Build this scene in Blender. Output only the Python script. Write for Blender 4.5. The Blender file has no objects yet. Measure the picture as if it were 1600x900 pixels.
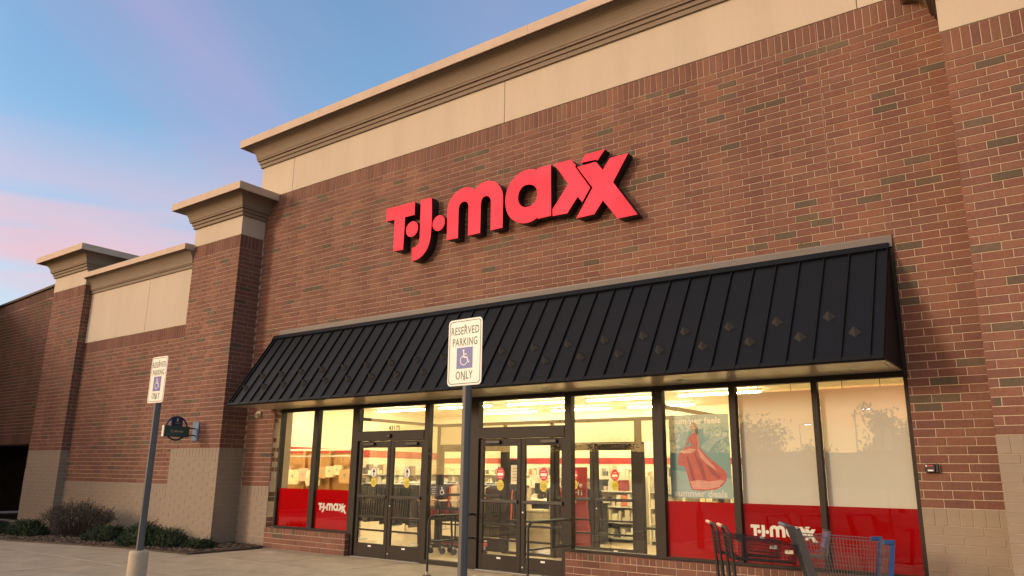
import bpy, bmesh, math, random
from mathutils import Vector, Matrix
import numpy as np
R = math.radians
rng = random.Random(7)
scene = bpy.context.scene
COL = scene.collection

# ------------------------------------------------------------------ camera
CAM = Vector((13.983, -10.564, 1.549)); FPX = 1189.196
YAW, PIT, ROL = R(36.6525), R(13.7722), R(0.7568)
cF = Vector((-math.sin(YAW)*math.cos(PIT), math.cos(YAW)*math.cos(PIT), math.sin(PIT)))
cR0 = Vector((math.cos(YAW), math.sin(YAW), 0)); cU0 = cR0.cross(cF)
cR = cR0*math.cos(ROL) + cU0*math.sin(ROL); cU = -cR0*math.sin(ROL) + cU0*math.cos(ROL)
cam = bpy.data.cameras.new('camera'); cam.sensor_width = 36; cam.lens = 36*FPX/1600
cam.clip_start = .05; cam.clip_end = 5000
camo = bpy.data.objects.new('camera', cam); COL.objects.link(camo)
camo.matrix_world = Matrix(((cR.x, cU.x, -cF.x, CAM.x), (cR.y, cU.y, -cF.y, CAM.y), (cR.z, cU.z, -cF.z, CAM.z), (0, 0, 0, 1)))
scene.camera = camo

def project(p):
    d = Vector(p) - CAM; w = d.dot(cF)
    if w < .05: return None
    return 800 + FPX*d.dot(cR)/w, 450 - FPX*d.dot(cU)/w

# ------------------------------------------------------------------ world, sun, exposure
SUN_EL, SUN_AZ = R(12.5), R(32.0)          # azimuth: how far to the left of the facade normal the low sun stands
SUN_DIR = Vector((-math.sin(SUN_AZ)*math.cos(SUN_EL), -math.cos(SUN_AZ)*math.cos(SUN_EL), math.sin(SUN_EL)))
world = bpy.data.worlds.new('World'); scene.world = world; world.use_nodes = True
CLOUD = (118, .4, 1.9, 2.0, 7.3, .43, .74, .55)
BAND = (9.1, 1.4, .2, .40, .68, .85)
VEIL = (.92, (7.3, 6.1, 4.7), .30)
CCOL = ((1.95, 1.45, 2.35), (3.3, 1.95, 2.1), (5.5, 3.6, 2.0), (20, 6.5, 1.6))
def build_world():
    nt = world.node_tree; N = nt.nodes; L = nt.links; N.clear()
    out = N.new('ShaderNodeOutputWorld'); bg = N.new('ShaderNodeBackground'); bg.inputs['Strength'].default_value = 0.115
    sky = N.new('ShaderNodeTexSky'); sky.sky_type = 'NISHITA'; sky.sun_disc = False
    sky.sun_elevation = SUN_EL; sky.sun_rotation = math.atan2(SUN_DIR.x, SUN_DIR.y)
    sky.air_density = 1.3; sky.dust_density = .1; sky.ozone_density = 3.2
    tc = N.new('ShaderNodeTexCoord')
    # thin high cloud: stretched noise on a flattened dome direction
    sep = N.new('ShaderNodeSeparateXYZ'); L.new(tc.outputs['Generated'], sep.inputs[0])
    den = N.new('ShaderNodeMath'); den.operation = 'ADD'; den.inputs[1].default_value = .18; L.new(sep.outputs['Z'], den.inputs[0])
    mx = N.new('ShaderNodeMath'); mx.operation = 'MAXIMUM'; mx.inputs[1].default_value = .06; L.new(den.outputs[0], mx.inputs[0])
    dv = N.new('ShaderNodeVectorMath'); dv.operation = 'DIVIDE'
    cmb = N.new('ShaderNodeCombineXYZ')
    for i in range(3): L.new(mx.outputs[0], cmb.inputs[i])
    L.new(tc.outputs['Generated'], dv.inputs[0]); L.new(cmb.outputs[0], dv.inputs[1])
    def noise(vec, rot, scl, loc, scale, detail, rough, dist):
        mp = N.new('ShaderNodeMapping'); mp.vector_type = 'TEXTURE'; mp.inputs['Rotation'].default_value = (0, 0, R(rot)); mp.inputs['Scale'].default_value = tuple(1/q if q else 1 for q in scl); mp.inputs['Location'].default_value = loc
        L.new(vec, mp.inputs['Vector']); n = N.new('ShaderNodeTexNoise'); n.inputs['Scale'].default_value = scale; n.inputs['Detail'].default_value = detail
        n.inputs['Roughness'].default_value = rough; n.inputs['Distortion'].default_value = dist; L.new(mp.outputs[0], n.inputs['Vector']); return n.outputs['Fac']
    def rng_(v, a, b, c, d, smooth=True):
        m = N.new('ShaderNodeMapRange'); m.interpolation_type = 'SMOOTHSTEP' if smooth else 'LINEAR'
        for k, q in zip(('From Min', 'From Max', 'To Min', 'To Max'), (a, b, c, d)): m.inputs[k].default_value = q
        L.new(v, m.inputs['Value']); return m.outputs[0]
    def mul(a, b):
        m = N.new('ShaderNodeMath'); m.operation = 'MULTIPLY'; L.new(a, m.inputs[0]); L.new(b, m.inputs[1]); return m.outputs[0]
    # soft diagonal streaks high up
    hi = mul(rng_(noise(dv.outputs[0], CLOUD[0], (CLOUD[1], CLOUD[2], 0), (CLOUD[3], CLOUD[4], 0), .9, 4, .45, .35), CLOUD[5], CLOUD[6], 0, CLOUD[7]), rng_(sep.outputs['Z'], .05, .2, 0, 1))
    # long level bands low over the horizon
    lo = mul(rng_(noise(tc.outputs['Generated'], 20, (1.3, 1.3, 13), (BAND[0], BAND[1], BAND[2]), 1.0, 3, .5, .6), BAND[3], BAND[4], 0, BAND[5]), mul(rng_(sep.outputs['Z'], 0, .05, .35, 1), rng_(sep.outputs['Z'], .20, .42, 1, 0)))
    # clouds glow pink away from the sunset and orange towards it
    dt = N.new('ShaderNodeVectorMath'); dt.operation = 'DOT_PRODUCT'; dt.inputs[1].default_value = SUN_DIR; L.new(tc.outputs['Generated'], dt.inputs[0])
    side = rng_(dt.outputs['Value'], .25, .9, 0, 1)
    def blend(base, fac, ca, cb):
        c = N.new('ShaderNodeMix'); c.data_type = 'RGBA'; L.new(side, c.inputs['Factor']); c.inputs['A'].default_value = (*ca, 1); c.inputs['B'].default_value = (*cb, 1)
        m = N.new('ShaderNodeMix'); m.data_type = 'RGBA'; L.new(fac, m.inputs['Factor']); L.new(base, m.inputs['A']); L.new(c.outputs['Result'], m.inputs['B']); return m
    # broad veil of sunset glow, strongest round the low sun
    veil = N.new('ShaderNodeMix'); veil.data_type = 'RGBA'; L.new(rng_(dt.outputs['Value'], VEIL[2], 1.0, 0, VEIL[0]), veil.inputs['Factor']); L.new(sky.outputs[0], veil.inputs['A']); veil.inputs['B'].default_value = (*VEIL[1], 1)
    # warm band along the horizon on the sunset side
    glow = N.new('ShaderNodeMix'); glow.data_type = 'RGBA'; L.new(mul(rng_(sep.outputs['Z'], .02, .34, .85, 0), rng_(dt.outputs['Value'], .35, .9, 0, 1)), glow.inputs['Factor']); L.new(veil.outputs['Result'], glow.inputs['A']); glow.inputs['B'].default_value = (17, 10, 2.8, 1)
    m1 = blend(glow.outputs['Result'], hi, CCOL[0], CCOL[2])
    mix = blend(m1.outputs['Result'], lo, CCOL[1], CCOL[3])
    L.new(mix.outputs['Result'], bg.inputs['Color']); L.new(bg.outputs[0], out.inputs['Surface'])
build_world()
sun = bpy.data.lights.new('sun', 'SUN'); sun.energy = .80; sun.angle = R(11); sun.color = (1, .80, .58)
suno = bpy.data.objects.new('sun', sun); COL.objects.link(suno)
suno.rotation_euler = (-SUN_DIR).to_track_quat('-Z', 'Y').to_euler()
scene.view_settings.view_transform = 'Standard'; scene.view_settings.look = 'None'
scene.view_settings.exposure = 1.3; scene.view_settings.gamma = 1
scene.render.engine = 'CYCLES'
cy = scene.cycles
cy.use_denoising = True; cy.max_bounces = 7; cy.diffuse_bounces = 3; cy.glossy_bounces = 4; cy.transparent_max_bounces = 16; cy.transmission_bounces = 4
cy.sample_clamp_indirect = 6; cy.caustics_reflective = False; cy.caustics_refractive = False

# ------------------------------------------------------------------ materials
M = {}
def mat(name, color, rough=.6, metal=0, var=.0, scale=8, bump=0, bscale=60, spec=.5, emit=None, estr=0, island=0, coat=0, alpha=1, streak=False, translucent=0):
    m = bpy.data.materials.new(name); m.use_nodes = True; nt = m.node_tree; N = nt.nodes; L = nt.links
    b = N['Principled BSDF']; b.inputs['Roughness'].default_value = rough; b.inputs['Metallic'].default_value = metal
    b.inputs['Specular IOR Level'].default_value = spec; b.inputs['Coat Weight'].default_value = coat
    c = (*color, 1)
    b.inputs['Base Color'].default_value = c
    src = None
    if var or island:
        tc = N.new('ShaderNodeTexCoord')
        h = N.new('ShaderNodeHueSaturation'); h.inputs['Color'].default_value = c
        val = None
        if var:
            n = N.new('ShaderNodeTexNoise'); n.inputs['Scale'].default_value = scale; n.inputs['Detail'].default_value = 6; n.inputs['Roughness'].default_value = .65
            if streak:
                mp = N.new('ShaderNodeMapping'); mp.inputs['Scale'].default_value = (1, 1, .12); L.new(tc.outputs['Object'], mp.inputs['Vector']); L.new(mp.outputs[0], n.inputs['Vector'])
            else: L.new(tc.outputs['Object'], n.inputs['Vector'])
            mr = N.new('ShaderNodeMapRange'); mr.inputs['From Min'].default_value = .25; mr.inputs['From Max'].default_value = .75
            mr.inputs['To Min'].default_value = 1-var; mr.inputs['To Max'].default_value = 1+var; L.new(n.outputs['Fac'], mr.inputs['Value']); val = mr.outputs[0]
        if island:
            g = N.new('ShaderNodeNewGeometry'); mr2 = N.new('ShaderNodeMapRange'); mr2.inputs['To Min'].default_value = 1-island; mr2.inputs['To Max'].default_value = 1+island
            L.new(g.outputs['Random Per Island'], mr2.inputs['Value'])
            if val:
                mu = N.new('ShaderNodeMath'); mu.operation = 'MULTIPLY'; L.new(val, mu.inputs[0]); L.new(mr2.outputs[0], mu.inputs[1]); val = mu.outputs[0]
            else: val = mr2.outputs[0]
            hu = N.new('ShaderNodeMapRange'); hu.inputs['To Min'].default_value = .48; hu.inputs['To Max'].default_value = .52; L.new(g.outputs['Random Per Island'], hu.inputs['Value']); L.new(hu.outputs[0], h.inputs['Hue'])
        L.new(val, h.inputs['Value']); L.new(h.outputs[0], b.inputs['Base Color'])
    if bump:
        tc = N.new('ShaderNodeTexCoord'); n = N.new('ShaderNodeTexNoise'); n.inputs['Scale'].default_value = bscale; n.inputs['Detail'].default_value = 4
        L.new(tc.outputs['Object'], n.inputs['Vector']); bp = N.new('ShaderNodeBump'); bp.inputs['Strength'].default_value = bump; bp.inputs['Distance'].default_value = .01
        L.new(n.outputs['Fac'], bp.inputs['Height']); L.new(bp.outputs[0], b.inputs['Normal'])
    if emit:
        b.inputs['Emission Color'].default_value = (*emit, 1); b.inputs['Emission Strength'].default_value = estr
    if translucent:
        tr = N.new('ShaderNodeBsdfTranslucent'); tr.inputs['Color'].default_value = c; mx = N.new('ShaderNodeMixShader'); mx.inputs[0].default_value = translucent
        L.new(b.outputs[0], mx.inputs[1]); L.new(tr.outputs[0], mx.inputs[2]); L.new(mx.outputs[0], N['Material Output'].inputs['Surface'])
    M[name] = m
    return m

def brick_mat(name, per_object, tone=1, plain=False):
    m = bpy.data.materials.new(name); m.use_nodes = True; nt = m.node_tree; N = nt.nodes; L = nt.links
    b = N['Principled BSDF']; b.inputs['Roughness'].default_value = .82; b.inputs['Specular IOR Level'].default_value = .3
    if per_object: s = N.new('ShaderNodeObjectInfo').outputs['Random']
    else: s = N.new('ShaderNodeNewGeometry').outputs['Random Per Island']
    cr = N.new('ShaderNodeValToRGB'); e = cr.color_ramp; e.interpolation = 'CONSTANT'
    cols = [(0, (0.1702, 0.0750, 0.0522)), (0.12, (0.1830, 0.0845, 0.0571)), (0.26, (0.1561, 0.0712, 0.0516)), (0.38, (0.1923, 0.0940, 0.0632)), (0.5, (0.1652, 0.0725, 0.0528)), (0.6, (0.1763, 0.0832, 0.0602)), (0.7, (0.1450, 0.0675, 0.0505)), (0.78, (0.1966, 0.0896, 0.0602)), (0.85, (0.1597, 0.0789, 0.0559)), (0.935, (0.0968, 0.0721, 0.0490)), (0.968, (0.1188, 0.0827, 0.0549))]
    if plain: cols = cols[:-2]
    e.elements[0].position = 0; e.elements[0].color = (*cols[0][1], 1)
    e.elements[1].position = cols[1][0]; e.elements[1].color = (*cols[1][1], 1)
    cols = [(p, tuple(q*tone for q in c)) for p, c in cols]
    e.elements[0].color = (*cols[0][1], 1); e.elements[1].color = (*cols[1][1], 1)
    for p, c in cols[2:]:
        x = e.elements.new(p); x.color = (*c, 1)
    L.new(s, cr.inputs['Fac'])
    g = N.new('ShaderNodeNewGeometry')
    n = N.new('ShaderNodeTexNoise'); n.inputs['Scale'].default_value = 55; n.inputs['Detail'].default_value = 8; n.inputs['Roughness'].default_value = .75
    mp = N.new('ShaderNodeMapping'); mp.inputs['Scale'].default_value = (1, 1, .45); L.new(g.outputs['Position'], mp.inputs['Vector']); L.new(mp.outputs[0], n.inputs['Vector'])
    n2 = N.new('ShaderNodeTexNoise'); n2.inputs['Scale'].default_value = .7; n2.inputs['Detail'].default_value = 3; L.new(g.outputs['Position'], n2.inputs['Vector'])
    mr = N.new('ShaderNodeMapRange'); mr.inputs['From Min'].default_value = .25; mr.inputs['From Max'].default_value = .75; mr.inputs['To Min'].default_value = .72; mr.inputs['To Max'].default_value = 1.28; L.new(n.outputs['Fac'], mr.inputs['Value'])
    mr2 = N.new('ShaderNodeMapRange'); mr2.inputs['From Min'].default_value = .3; mr2.inputs['From Max'].default_value = .7; mr2.inputs['To Min'].default_value = .88; mr2.inputs['To Max'].default_value = 1.12; L.new(n2.outputs['Fac'], mr2.inputs['Value'])
    mp3 = N.new('ShaderNodeMapping'); mp3.inputs['Scale'].default_value = (2.2, 2.2, .16); L.new(g.outputs['Position'], mp3.inputs['Vector'])
    n3 = N.new('ShaderNodeTexNoise'); n3.inputs['Scale'].default_value = 1; n3.inputs['Detail'].default_value = 4; L.new(mp3.outputs[0], n3.inputs['Vector'])
    mr3 = N.new('ShaderNodeMapRange'); mr3.inputs['From Min'].default_value = .3; mr3.inputs['From Max'].default_value = .7; mr3.inputs['To Min'].default_value = .86; mr3.inputs['To Max'].default_value = 1.1; L.new(n3.outputs['Fac'], mr3.inputs['Value'])
    mu0 = N.new('ShaderNodeMath'); mu0.operation = 'MULTIPLY'; L.new(mr.outputs[0], mu0.inputs[0]); L.new(mr3.outputs[0], mu0.inputs[1])
    mu = N.new('ShaderNodeMath'); mu.operation = 'MULTIPLY'; L.new(mu0.outputs[0], mu.inputs[0]); L.new(mr2.outputs[0], mu.inputs[1])
    h = N.new('ShaderNodeHueSaturation'); L.new(cr.outputs[0], h.inputs['Color']); L.new(mu.outputs[0], h.inputs['Value']); L.new(h.outputs[0], b.inputs['Base Color'])
    bp = N.new('ShaderNodeBump'); bp.inputs['Strength'].default_value = .5; bp.inputs['Distance'].default_value = .004; L.new(n.outputs['Fac'], bp.inputs['Height']); L.new(bp.outputs[0], b.inputs['Normal'])
    M[name] = m
brick_mat('brick_single', True); brick_mat('brick_mass', False); brick_mat('shaded_brick_single', True, .52); brick_mat('shaded_brick_mass', False, .52); brick_mat('soldier_single', True, .93, True); brick_mat('soldier_mass', False, .93, True)  # darkened brick copies put the neighbour wall's shade into the colour
mat('mortar', (.44, .345, .255), .9, var=.15, scale=5, bump=.3)
mat('tan_block', (.255, .202, .150), .8, var=.10, scale=4, bump=.35, bscale=90)
mat('tan_joint', (.30, .18, .13), .9, var=.1, scale=4)
mat('stucco', (.485, .415, .325), .9, var=.085, scale=1.6, streak=True, bump=.25, bscale=220)
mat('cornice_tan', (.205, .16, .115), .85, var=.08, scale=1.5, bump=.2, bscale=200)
mat('coping', (.47, .365, .28), .75, var=.10, scale=2.4)
mat('black_metal', (.0065, .008, .012), .48, metal=0, var=.25, scale=1.1, spec=.16, bump=.25, bscale=2.2)
mat('black_seam', (.006, .0062, .0075), .5, spec=.2)
mat('guard_metal', (.038, .038, .038), .4, spec=.5)
mat('flashing', (.125, .105, .088), .5, metal=.2, var=.1, scale=3)
mat('soffit', (.55, .49, .36), .24, var=.04, scale=2, spec=.6)
mat('bronze', (.028, .022, .017), .5, var=.1, scale=6, spec=.2)
mat('bronze_dark', (.018, .015, .013), .4, metal=.2)
mat('black_plastic', (.012, .012, .013), .45)
mat('steel', (.42, .43, .44), .35, metal=.9, var=.1, scale=8)
mat('galv', (.26, .27, .28), .5, metal=.6, var=.15, scale=10, streak=True)
mat('post_blue', (.10, .098, .095), .55, metal=0, var=.12, scale=10, streak=True)
mat('concrete', (.36, .29, .21), .9, var=.26, scale=1.7, bump=.3, bscale=120)
mat('concrete_joint', (.10, .085, .07), .95)
mat('bollard', (.40, .33, .24), .85, var=.18, scale=7, bump=.3, bscale=70)
mat('asphalt', (.055, .053, .050), .9, var=.25, scale=.6, bump=.4, bscale=80)
mat('mulch', (.115, .075, .05), .95, island=.55, var=.3, scale=20)
mat('soil', (.07, .05, .035), .95, var=.3, scale=9, bump=.6, bscale=40)
mat('sign_white', (.80, .74, .68), .4, spec=.5)
mat('sign_green', (.015, .13, .09), .45)
mat('sign_blue', (.10, .12, .36), .45)
mat('red_face', (.50, .015, .022), .6, emit=(1, .045, .06), estr=.44, spec=.08)
mat('red_film', (.55, .002, .003), .5, translucent=.5, spec=0)
mat('white_vinyl', (.80, .77, .72), .5)
mat('white_screen', (.60, .57, .51), .9, var=.02, scale=1)
mat('drywall', (.74, .66, .50), .9, var=.03, scale=1)
mat('red_paint', (.34, .026, .028), .6)
mat('ceiling_tile', (.72, .66, .52), .9, var=.03, scale=2)
mat('store_floor', (.46, .36, .24), .30, var=.08, scale=1.2)
mat('wood', (.42, .22, .085), .55, var=.2, scale=3, streak=True)
mat('shelf_white', (.72, .66, .54), .5)
mat('dark_cloth', (.03, .028, .03), .9, island=.6)
mat('goods', (.55, .42, .30), .7, island=.55)
mat('goods_pale', (.72, .62, .46), .7, island=.25)
mat('goods_pale2', (.62, .60, .50), .7, island=.3)
mat('goods_dark', (.10, .09, .10), .7, island=.6)
mat('goods_red', (.40, .07, .06), .7, island=.5)
mat('bag_cream', (.70, .58, .40), .6, var=.25, scale=14)
mat('bag_pink', (.62, .36, .30), .6, var=.25, scale=14)
mat('bag_tan', (.45, .28, .13), .6, var=.2, scale=14)
mat('tube_light', (.9, .9, .8), .5, emit=(1, .84, .50), estr=46)
mat('lot_lamp', (.9, .9, .8), .5, emit=(1, .93, .8), estr=25)
mat('foliage', (.036, .062, .022), .7, island=.5)
mat('juniper', (.030, .052, .018), .75, island=.55)
mat('dry_twig', (.075, .060, .042), .85, island=.4)
mat('bark', (.07, .052, .04), .9, var=.3, scale=12)
mat('poster_teal', (.16, .33, .33), .35)
mat('poster_teal_light', (.30, .44, .42), .35)
mat('poster_red', (.50, .07, .055), .35, var=.25, scale=9)
mat('poster_dark_red', (.30, .03, .03), .4)
mat('poster_pink', (.66, .30, .24), .35, var=.2, scale=8)
mat('skin_print', (.50, .27, .18), .4)
mat('hair_print', (.10, .05, .03), .4)
mat('poster_text', (.62, .66, .60), .4)
mat('sticker_yellow', (.62, .50, .03), .5)
mat('sticker_black', (.015, .015, .016), .5)
mat('sticker_red', (.55, .02, .03), .5)
mat('blade_green', (.022, .065, .055), .5)
mat('blade_navy', (.010, .022, .085), .5)
mat('plate_blue', (.12, .17, .27), .5, metal=.2)
mat('gold_letter', (.50, .42, .26), .5)
mat('bumper_blue', (.012, .06, .20), .4)
mat('cart_grey', (.045, .043, .045), .5)
mat('cart_wire', (.20, .18, .17), .4, metal=.7)
mat('handle_pink', (.62, .42, .34), .4)
mat('purple_plastic', (.12, .11, .22), .45)
mat('far_wall', (.20, .17, .15), .9, var=.1, scale=.5)
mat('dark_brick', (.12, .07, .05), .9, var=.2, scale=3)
mat('line_paint', (.7, .68, .62), .8)
mat('bin_beige', (.50, .42, .28), .6)

def glass_mat(name, tint=(.93, .95, .92), gain=1.75):
    m = bpy.data.materials.new(name); m.use_nodes = True; nt = m.node_tree; N = nt.nodes; L = nt.links
    N.remove(N['Principled BSDF'])
    fr = N.new('ShaderNodeFresnel'); fr.inputs['IOR'].default_value = 1.5
    g = N.new('ShaderNodeNewGeometry')                      # the same reflectance from either side of the sheet
    ior = N.new('ShaderNodeMix'); ior.data_type = 'FLOAT'; ior.inputs['A'].default_value = 1.5; ior.inputs['B'].default_value = 1/1.5
    L.new(g.outputs['Backfacing'], ior.inputs['Factor']); L.new(ior.outputs['Result'], fr.inputs['IOR'])
    mu = N.new('ShaderNodeMath'); mu.operation = 'MULTIPLY'; mu.inputs[1].default_value = gain; mu.use_clamp = True; L.new(fr.outputs[0], mu.inputs[0])
    t = N.new('ShaderNodeBsdfTransparent'); t.inputs['Color'].default_value = (*tint, 1)
    gl = N.new('ShaderNodeBsdfGlossy'); gl.inputs['Roughness'].default_value = .008; gl.inputs['Color'].default_value = (1, 1, 1, 1)
    tc = N.new('ShaderNodeTexCoord'); n = N.new('ShaderNodeTexNoise'); n.inputs['Scale'].default_value = .9; n.inputs['Detail'].default_value = 1; L.new(tc.outputs['Object'], n.inputs['Vector'])
    bp = N.new('ShaderNodeBump'); bp.inputs['Strength'].default_value = .05; bp.inputs['Distance'].default_value = .02; L.new(n.outputs['Fac'], bp.inputs['Height']); L.new(bp.outputs[0], gl.inputs['Normal'])
    mx = N.new('ShaderNodeMixShader'); L.new(mu.outputs[0], mx.inputs[0]); L.new(t.outputs[0], mx.inputs[1]); L.new(gl.outputs[0], mx.inputs[2])
    L.new(mx.outputs[0], N['Material Output'].inputs['Surface']); M[name] = m
glass_mat('glass')

def uneven_glow(m, lo, hi):
    nt = m.node_tree; N = nt.nodes; L = nt.links; tc = N.new('ShaderNodeTexCoord'); n = N.new('ShaderNodeTexNoise'); n.inputs['Scale'].default_value = 1.6; n.inputs['Detail'].default_value = 2
    L.new(tc.outputs['Object'], n.inputs['Vector']); mr = N.new('ShaderNodeMapRange'); mr.inputs['From Min'].default_value = .3; mr.inputs['From Max'].default_value = .7; mr.inputs['To Min'].default_value = lo; mr.inputs['To Max'].default_value = hi
    L.new(n.outputs['Fac'], mr.inputs['Value']); L.new(mr.outputs[0], N['Principled BSDF'].inputs['Emission Strength'])
uneven_glow(M['red_face'], .36, .56)

# ------------------------------------------------------------------ mesh helpers
def link(o, parent=None, local=False):
    COL.objects.link(o)
    if parent is not None:
        o.parent = parent
        if parent.type == 'EMPTY' and not local:
            o.matrix_parent_inverse = Matrix.Translation(-parent.location)
    return o
def empty(name, loc, label=None, cat=None, group=None, rz=0):
    o = bpy.data.objects.new(name, None); COL.objects.link(o); o.location = loc; o.rotation_euler = (0, 0, rz); o.empty_display_size = .1
    return tag(o, label, cat, group)
def tag(o, label=None, cat=None, group=None, kind=None):
    if label: o['label'] = label
    if cat: o['category'] = cat
    if group: o['group'] = group
    if kind: o['kind'] = kind
    return o
class MB:
    def __init__(s): s.v = []; s.f = []
    def add(s, vs, fs):
        k = len(s.v); s.v += [tuple(p) for p in vs]; s.f += [tuple(i+k for i in f) for f in fs]; return s
    def box(s, x0, x1, y0, y1, z0, z1):
        return s.add([(x0,y0,z0),(x1,y0,z0),(x1,y1,z0),(x0,y1,z0),(x0,y0,z1),(x1,y0,z1),(x1,y1,z1),(x0,y1,z1)],
                     [(0,3,2,1),(4,5,6,7),(0,1,5,4),(1,2,6,5),(2,3,7,6),(3,0,4,7)])
    def obox(s, c, ax, h):
        c = Vector(c); ax = [Vector(a).normalized()*k for a, k in zip(ax, h)]
        vs = [c + ax[0]*a + ax[1]*b + ax[2]*d for d in (-1, 1) for a, b in ((-1,-1),(1,-1),(1,1),(-1,1))]
        return s.add(vs, [(0,3,2,1),(4,5,6,7),(0,1,5,4),(1,2,6,5),(2,3,7,6),(3,0,4,7)])
    def bbox(s, x0, x1, y0, y1, z0, z1, b=.004):
        """box with all edges bevelled, 24 verts"""
        bm = bmesh.new(); bmesh.ops.create_cube(bm, size=1)
        for v in bm.verts: v.co = Vector(((x0+x1)/2 + v.co.x*(x1-x0), (y0+y1)/2 + v.co.y*(y1-y0), (z0+z1)/2 + v.co.z*(z1-z0)))
        bmesh.ops.bevel(bm, geom=list(bm.edges), offset=b, segments=1, affect='EDGES')
        bm.verts.index_update(); s.add([v.co for v in bm.verts], [[v.index for v in f.verts] for f in bm.faces]); bm.free(); return s
    def tube(s, pts, r, n=8, caps=True):
        pts = [Vector(p) for p in pts]; rr = r if isinstance(r, (list, tuple)) else [r]*len(pts)
        rings = []; prev = None
        for i, p in enumerate(pts):
            a = pts[max(i-1, 0)]; b = pts[min(i+1, len(pts)-1)]; t = (b-a).normalized()
            if prev is None:
                u = t.orthogonal().normalized()
            else:
                u = (prev - t*prev.dot(t)); u = u.normalized() if u.length > 1e-6 else t.orthogonal().normalized()
            prev = u; w = t.cross(u)
            rings.append([p + (u*math.cos(2*math.pi*k/n) + w*math.sin(2*math.pi*k/n))*rr[i] for k in range(n)])
        vs = [q for ring in rings for q in ring]; fs = []
        for i in range(len(rings)-1):
            for k in range(n):
                a, b = i*n+k, i*n+(k+1) % n; fs.append((a, b, b+n, a+n))
        if caps: fs += [tuple(range(n-1, -1, -1)), tuple(range((len(rings)-1)*n, len(rings)*n))]
        return s.add(vs, fs)
    def poly(s, outline, holes, to3, depth_vec=None):
        """flat (or extruded by depth_vec) 2D outline with holes; to3 maps (a,b) to 3D"""
        bm = bmesh.new()
        loops = [outline] + holes; allv = []
        for lp in loops:
            vs = [bm.verts.new(to3(*p)) for p in lp]; allv.append(vs)
            for i in range(len(vs)): bm.edges.new((vs[i], vs[(i+1) % len(vs)]))
        bmesh.ops.triangle_fill(bm, edges=list(bm.edges), use_beauty=True)
        if depth_vec is not None:
            d = Vector(depth_vec)
            faces = list(bm.faces); mp = {}
            for v in list(bm.verts): mp[v] = bm.verts.new(v.co + d)
            for f in faces: bm.faces.new([mp[v] for v in reversed(f.verts)])
            for vs in allv:
                for i in range(len(vs)):
                    a, b = vs[i], vs[(i+1) % len(vs)]
                    bm.faces.new((a, b, mp[b], mp[a]))
            bmesh.ops.recalc_face_normals(bm, faces=bm.faces)
        bm.verts.index_update()
        s.add([v.co for v in bm.verts], [[v.index for v in f.verts] for f in bm.faces]); bm.free(); return s
    def mesh(s, name, m=None, smooth=False):
        me = bpy.data.meshes.new(name); me.from_pydata(s.v, [], s.f); me.update()
        if m: me.materials.append(M[m] if isinstance(m, str) else m)
        if smooth:
            me.polygons.foreach_set('use_smooth', [True]*len(me.polygons))
            try: me.set_sharp_from_angle(angle=R(40))
            except Exception: pass
        return me
    def build(s, name, m, parent=None, smooth=False, local=False):
        return link(bpy.data.objects.new(name, s.mesh(name, m, smooth)), parent, local)
def box(name, m, parent, *a, bevel=0, local=False):
    mb = MB(); (mb.bbox(*a, b=bevel) if bevel else mb.box(*a)); return mb.build(name, m, parent, local=local)
def inst(name, me, parent, loc, rz=0, local=False):
    o = bpy.data.objects.new(name, me); link(o, parent, local); o.location = loc; o.rotation_euler = (0, 0, rz); return o
def sweep(path, prof, closed_caps=True):
    """profile (out, z) swept along a plan path; outward is to the right of travel"""
    P = [Vector((*p, 0)) for p in path]; n = len(P); offs = []
    for i in range(n):
        ns = []
        if i > 0: d = (P[i]-P[i-1]).normalized(); ns.append(Vector((d.y, -d.x, 0)))
        if i < n-1: d = (P[i+1]-P[i]).normalized(); ns.append(Vector((d.y, -d.x, 0)))
        if len(ns) == 2: m = (ns[0]+ns[1]); m = m/(m.dot(ns[0])); offs.append(m)
        else: offs.append(ns[0])
    mb = MB(); k = len(prof); vs = [P[i] + offs[i]*o + Vector((0, 0, z)) for i in range(n) for o, z in prof]; fs = []
    for i in range(n-1):
        for j in range(k-1):
            fs.append((i*k+j, (i+1)*k+j, (i+1)*k+j+1, i*k+j+1))
    if closed_caps: fs += [tuple(range(k-1, -1, -1)), tuple(range((n-1)*k, n*k))]
    return mb.add(vs, fs)
def text_mesh(s, w=None, h=None, bold=0, spacing=1.0):
    """flat text as (verts2d, faces), fitted to width w and height h, centred on the origin"""
    cu = bpy.data.curves.new('t', 'FONT'); cu.body = s; cu.offset = bold; cu.space_character = spacing; cu.resolution_u = 3
    o = bpy.data.objects.new('t', cu); COL.objects.link(o)
    dg = bpy.context.evaluated_depsgraph_get(); me = bpy.data.meshes.new_from_object(o.evaluated_get(dg))
    v = np.array([(q.co.x, q.co.y) for q in me.vertices]); f = [tuple(p.vertices) for p in me.polygons]
    bpy.data.objects.remove(o); bpy.data.curves.remove(cu); bpy.data.meshes.remove(me)
    lo, hi = v.min(0), v.max(0); v = v - (lo+hi)/2; sz = hi-lo
    sx = w/sz[0] if w else h/sz[1]; sy = h/sz[1] if h else sx
    return v*[sx, sy], f
def text_obj(name, s, m, parent, to3, w=None, h=None, bold=0, local=False, spacing=1.0):
    v, f = text_mesh(s, w, h, bold, spacing); mb = MB(); mb.add([to3(a, b) for a, b in v], f); return mb.build(name, m, parent, local=local)
def circle(cx, cz, r, n=24, ry=None): return [(cx + r*math.cos(2*math.pi*k/n), cz + (ry or r)*math.sin(2*math.pi*k/n)) for k in range(n)]

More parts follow.
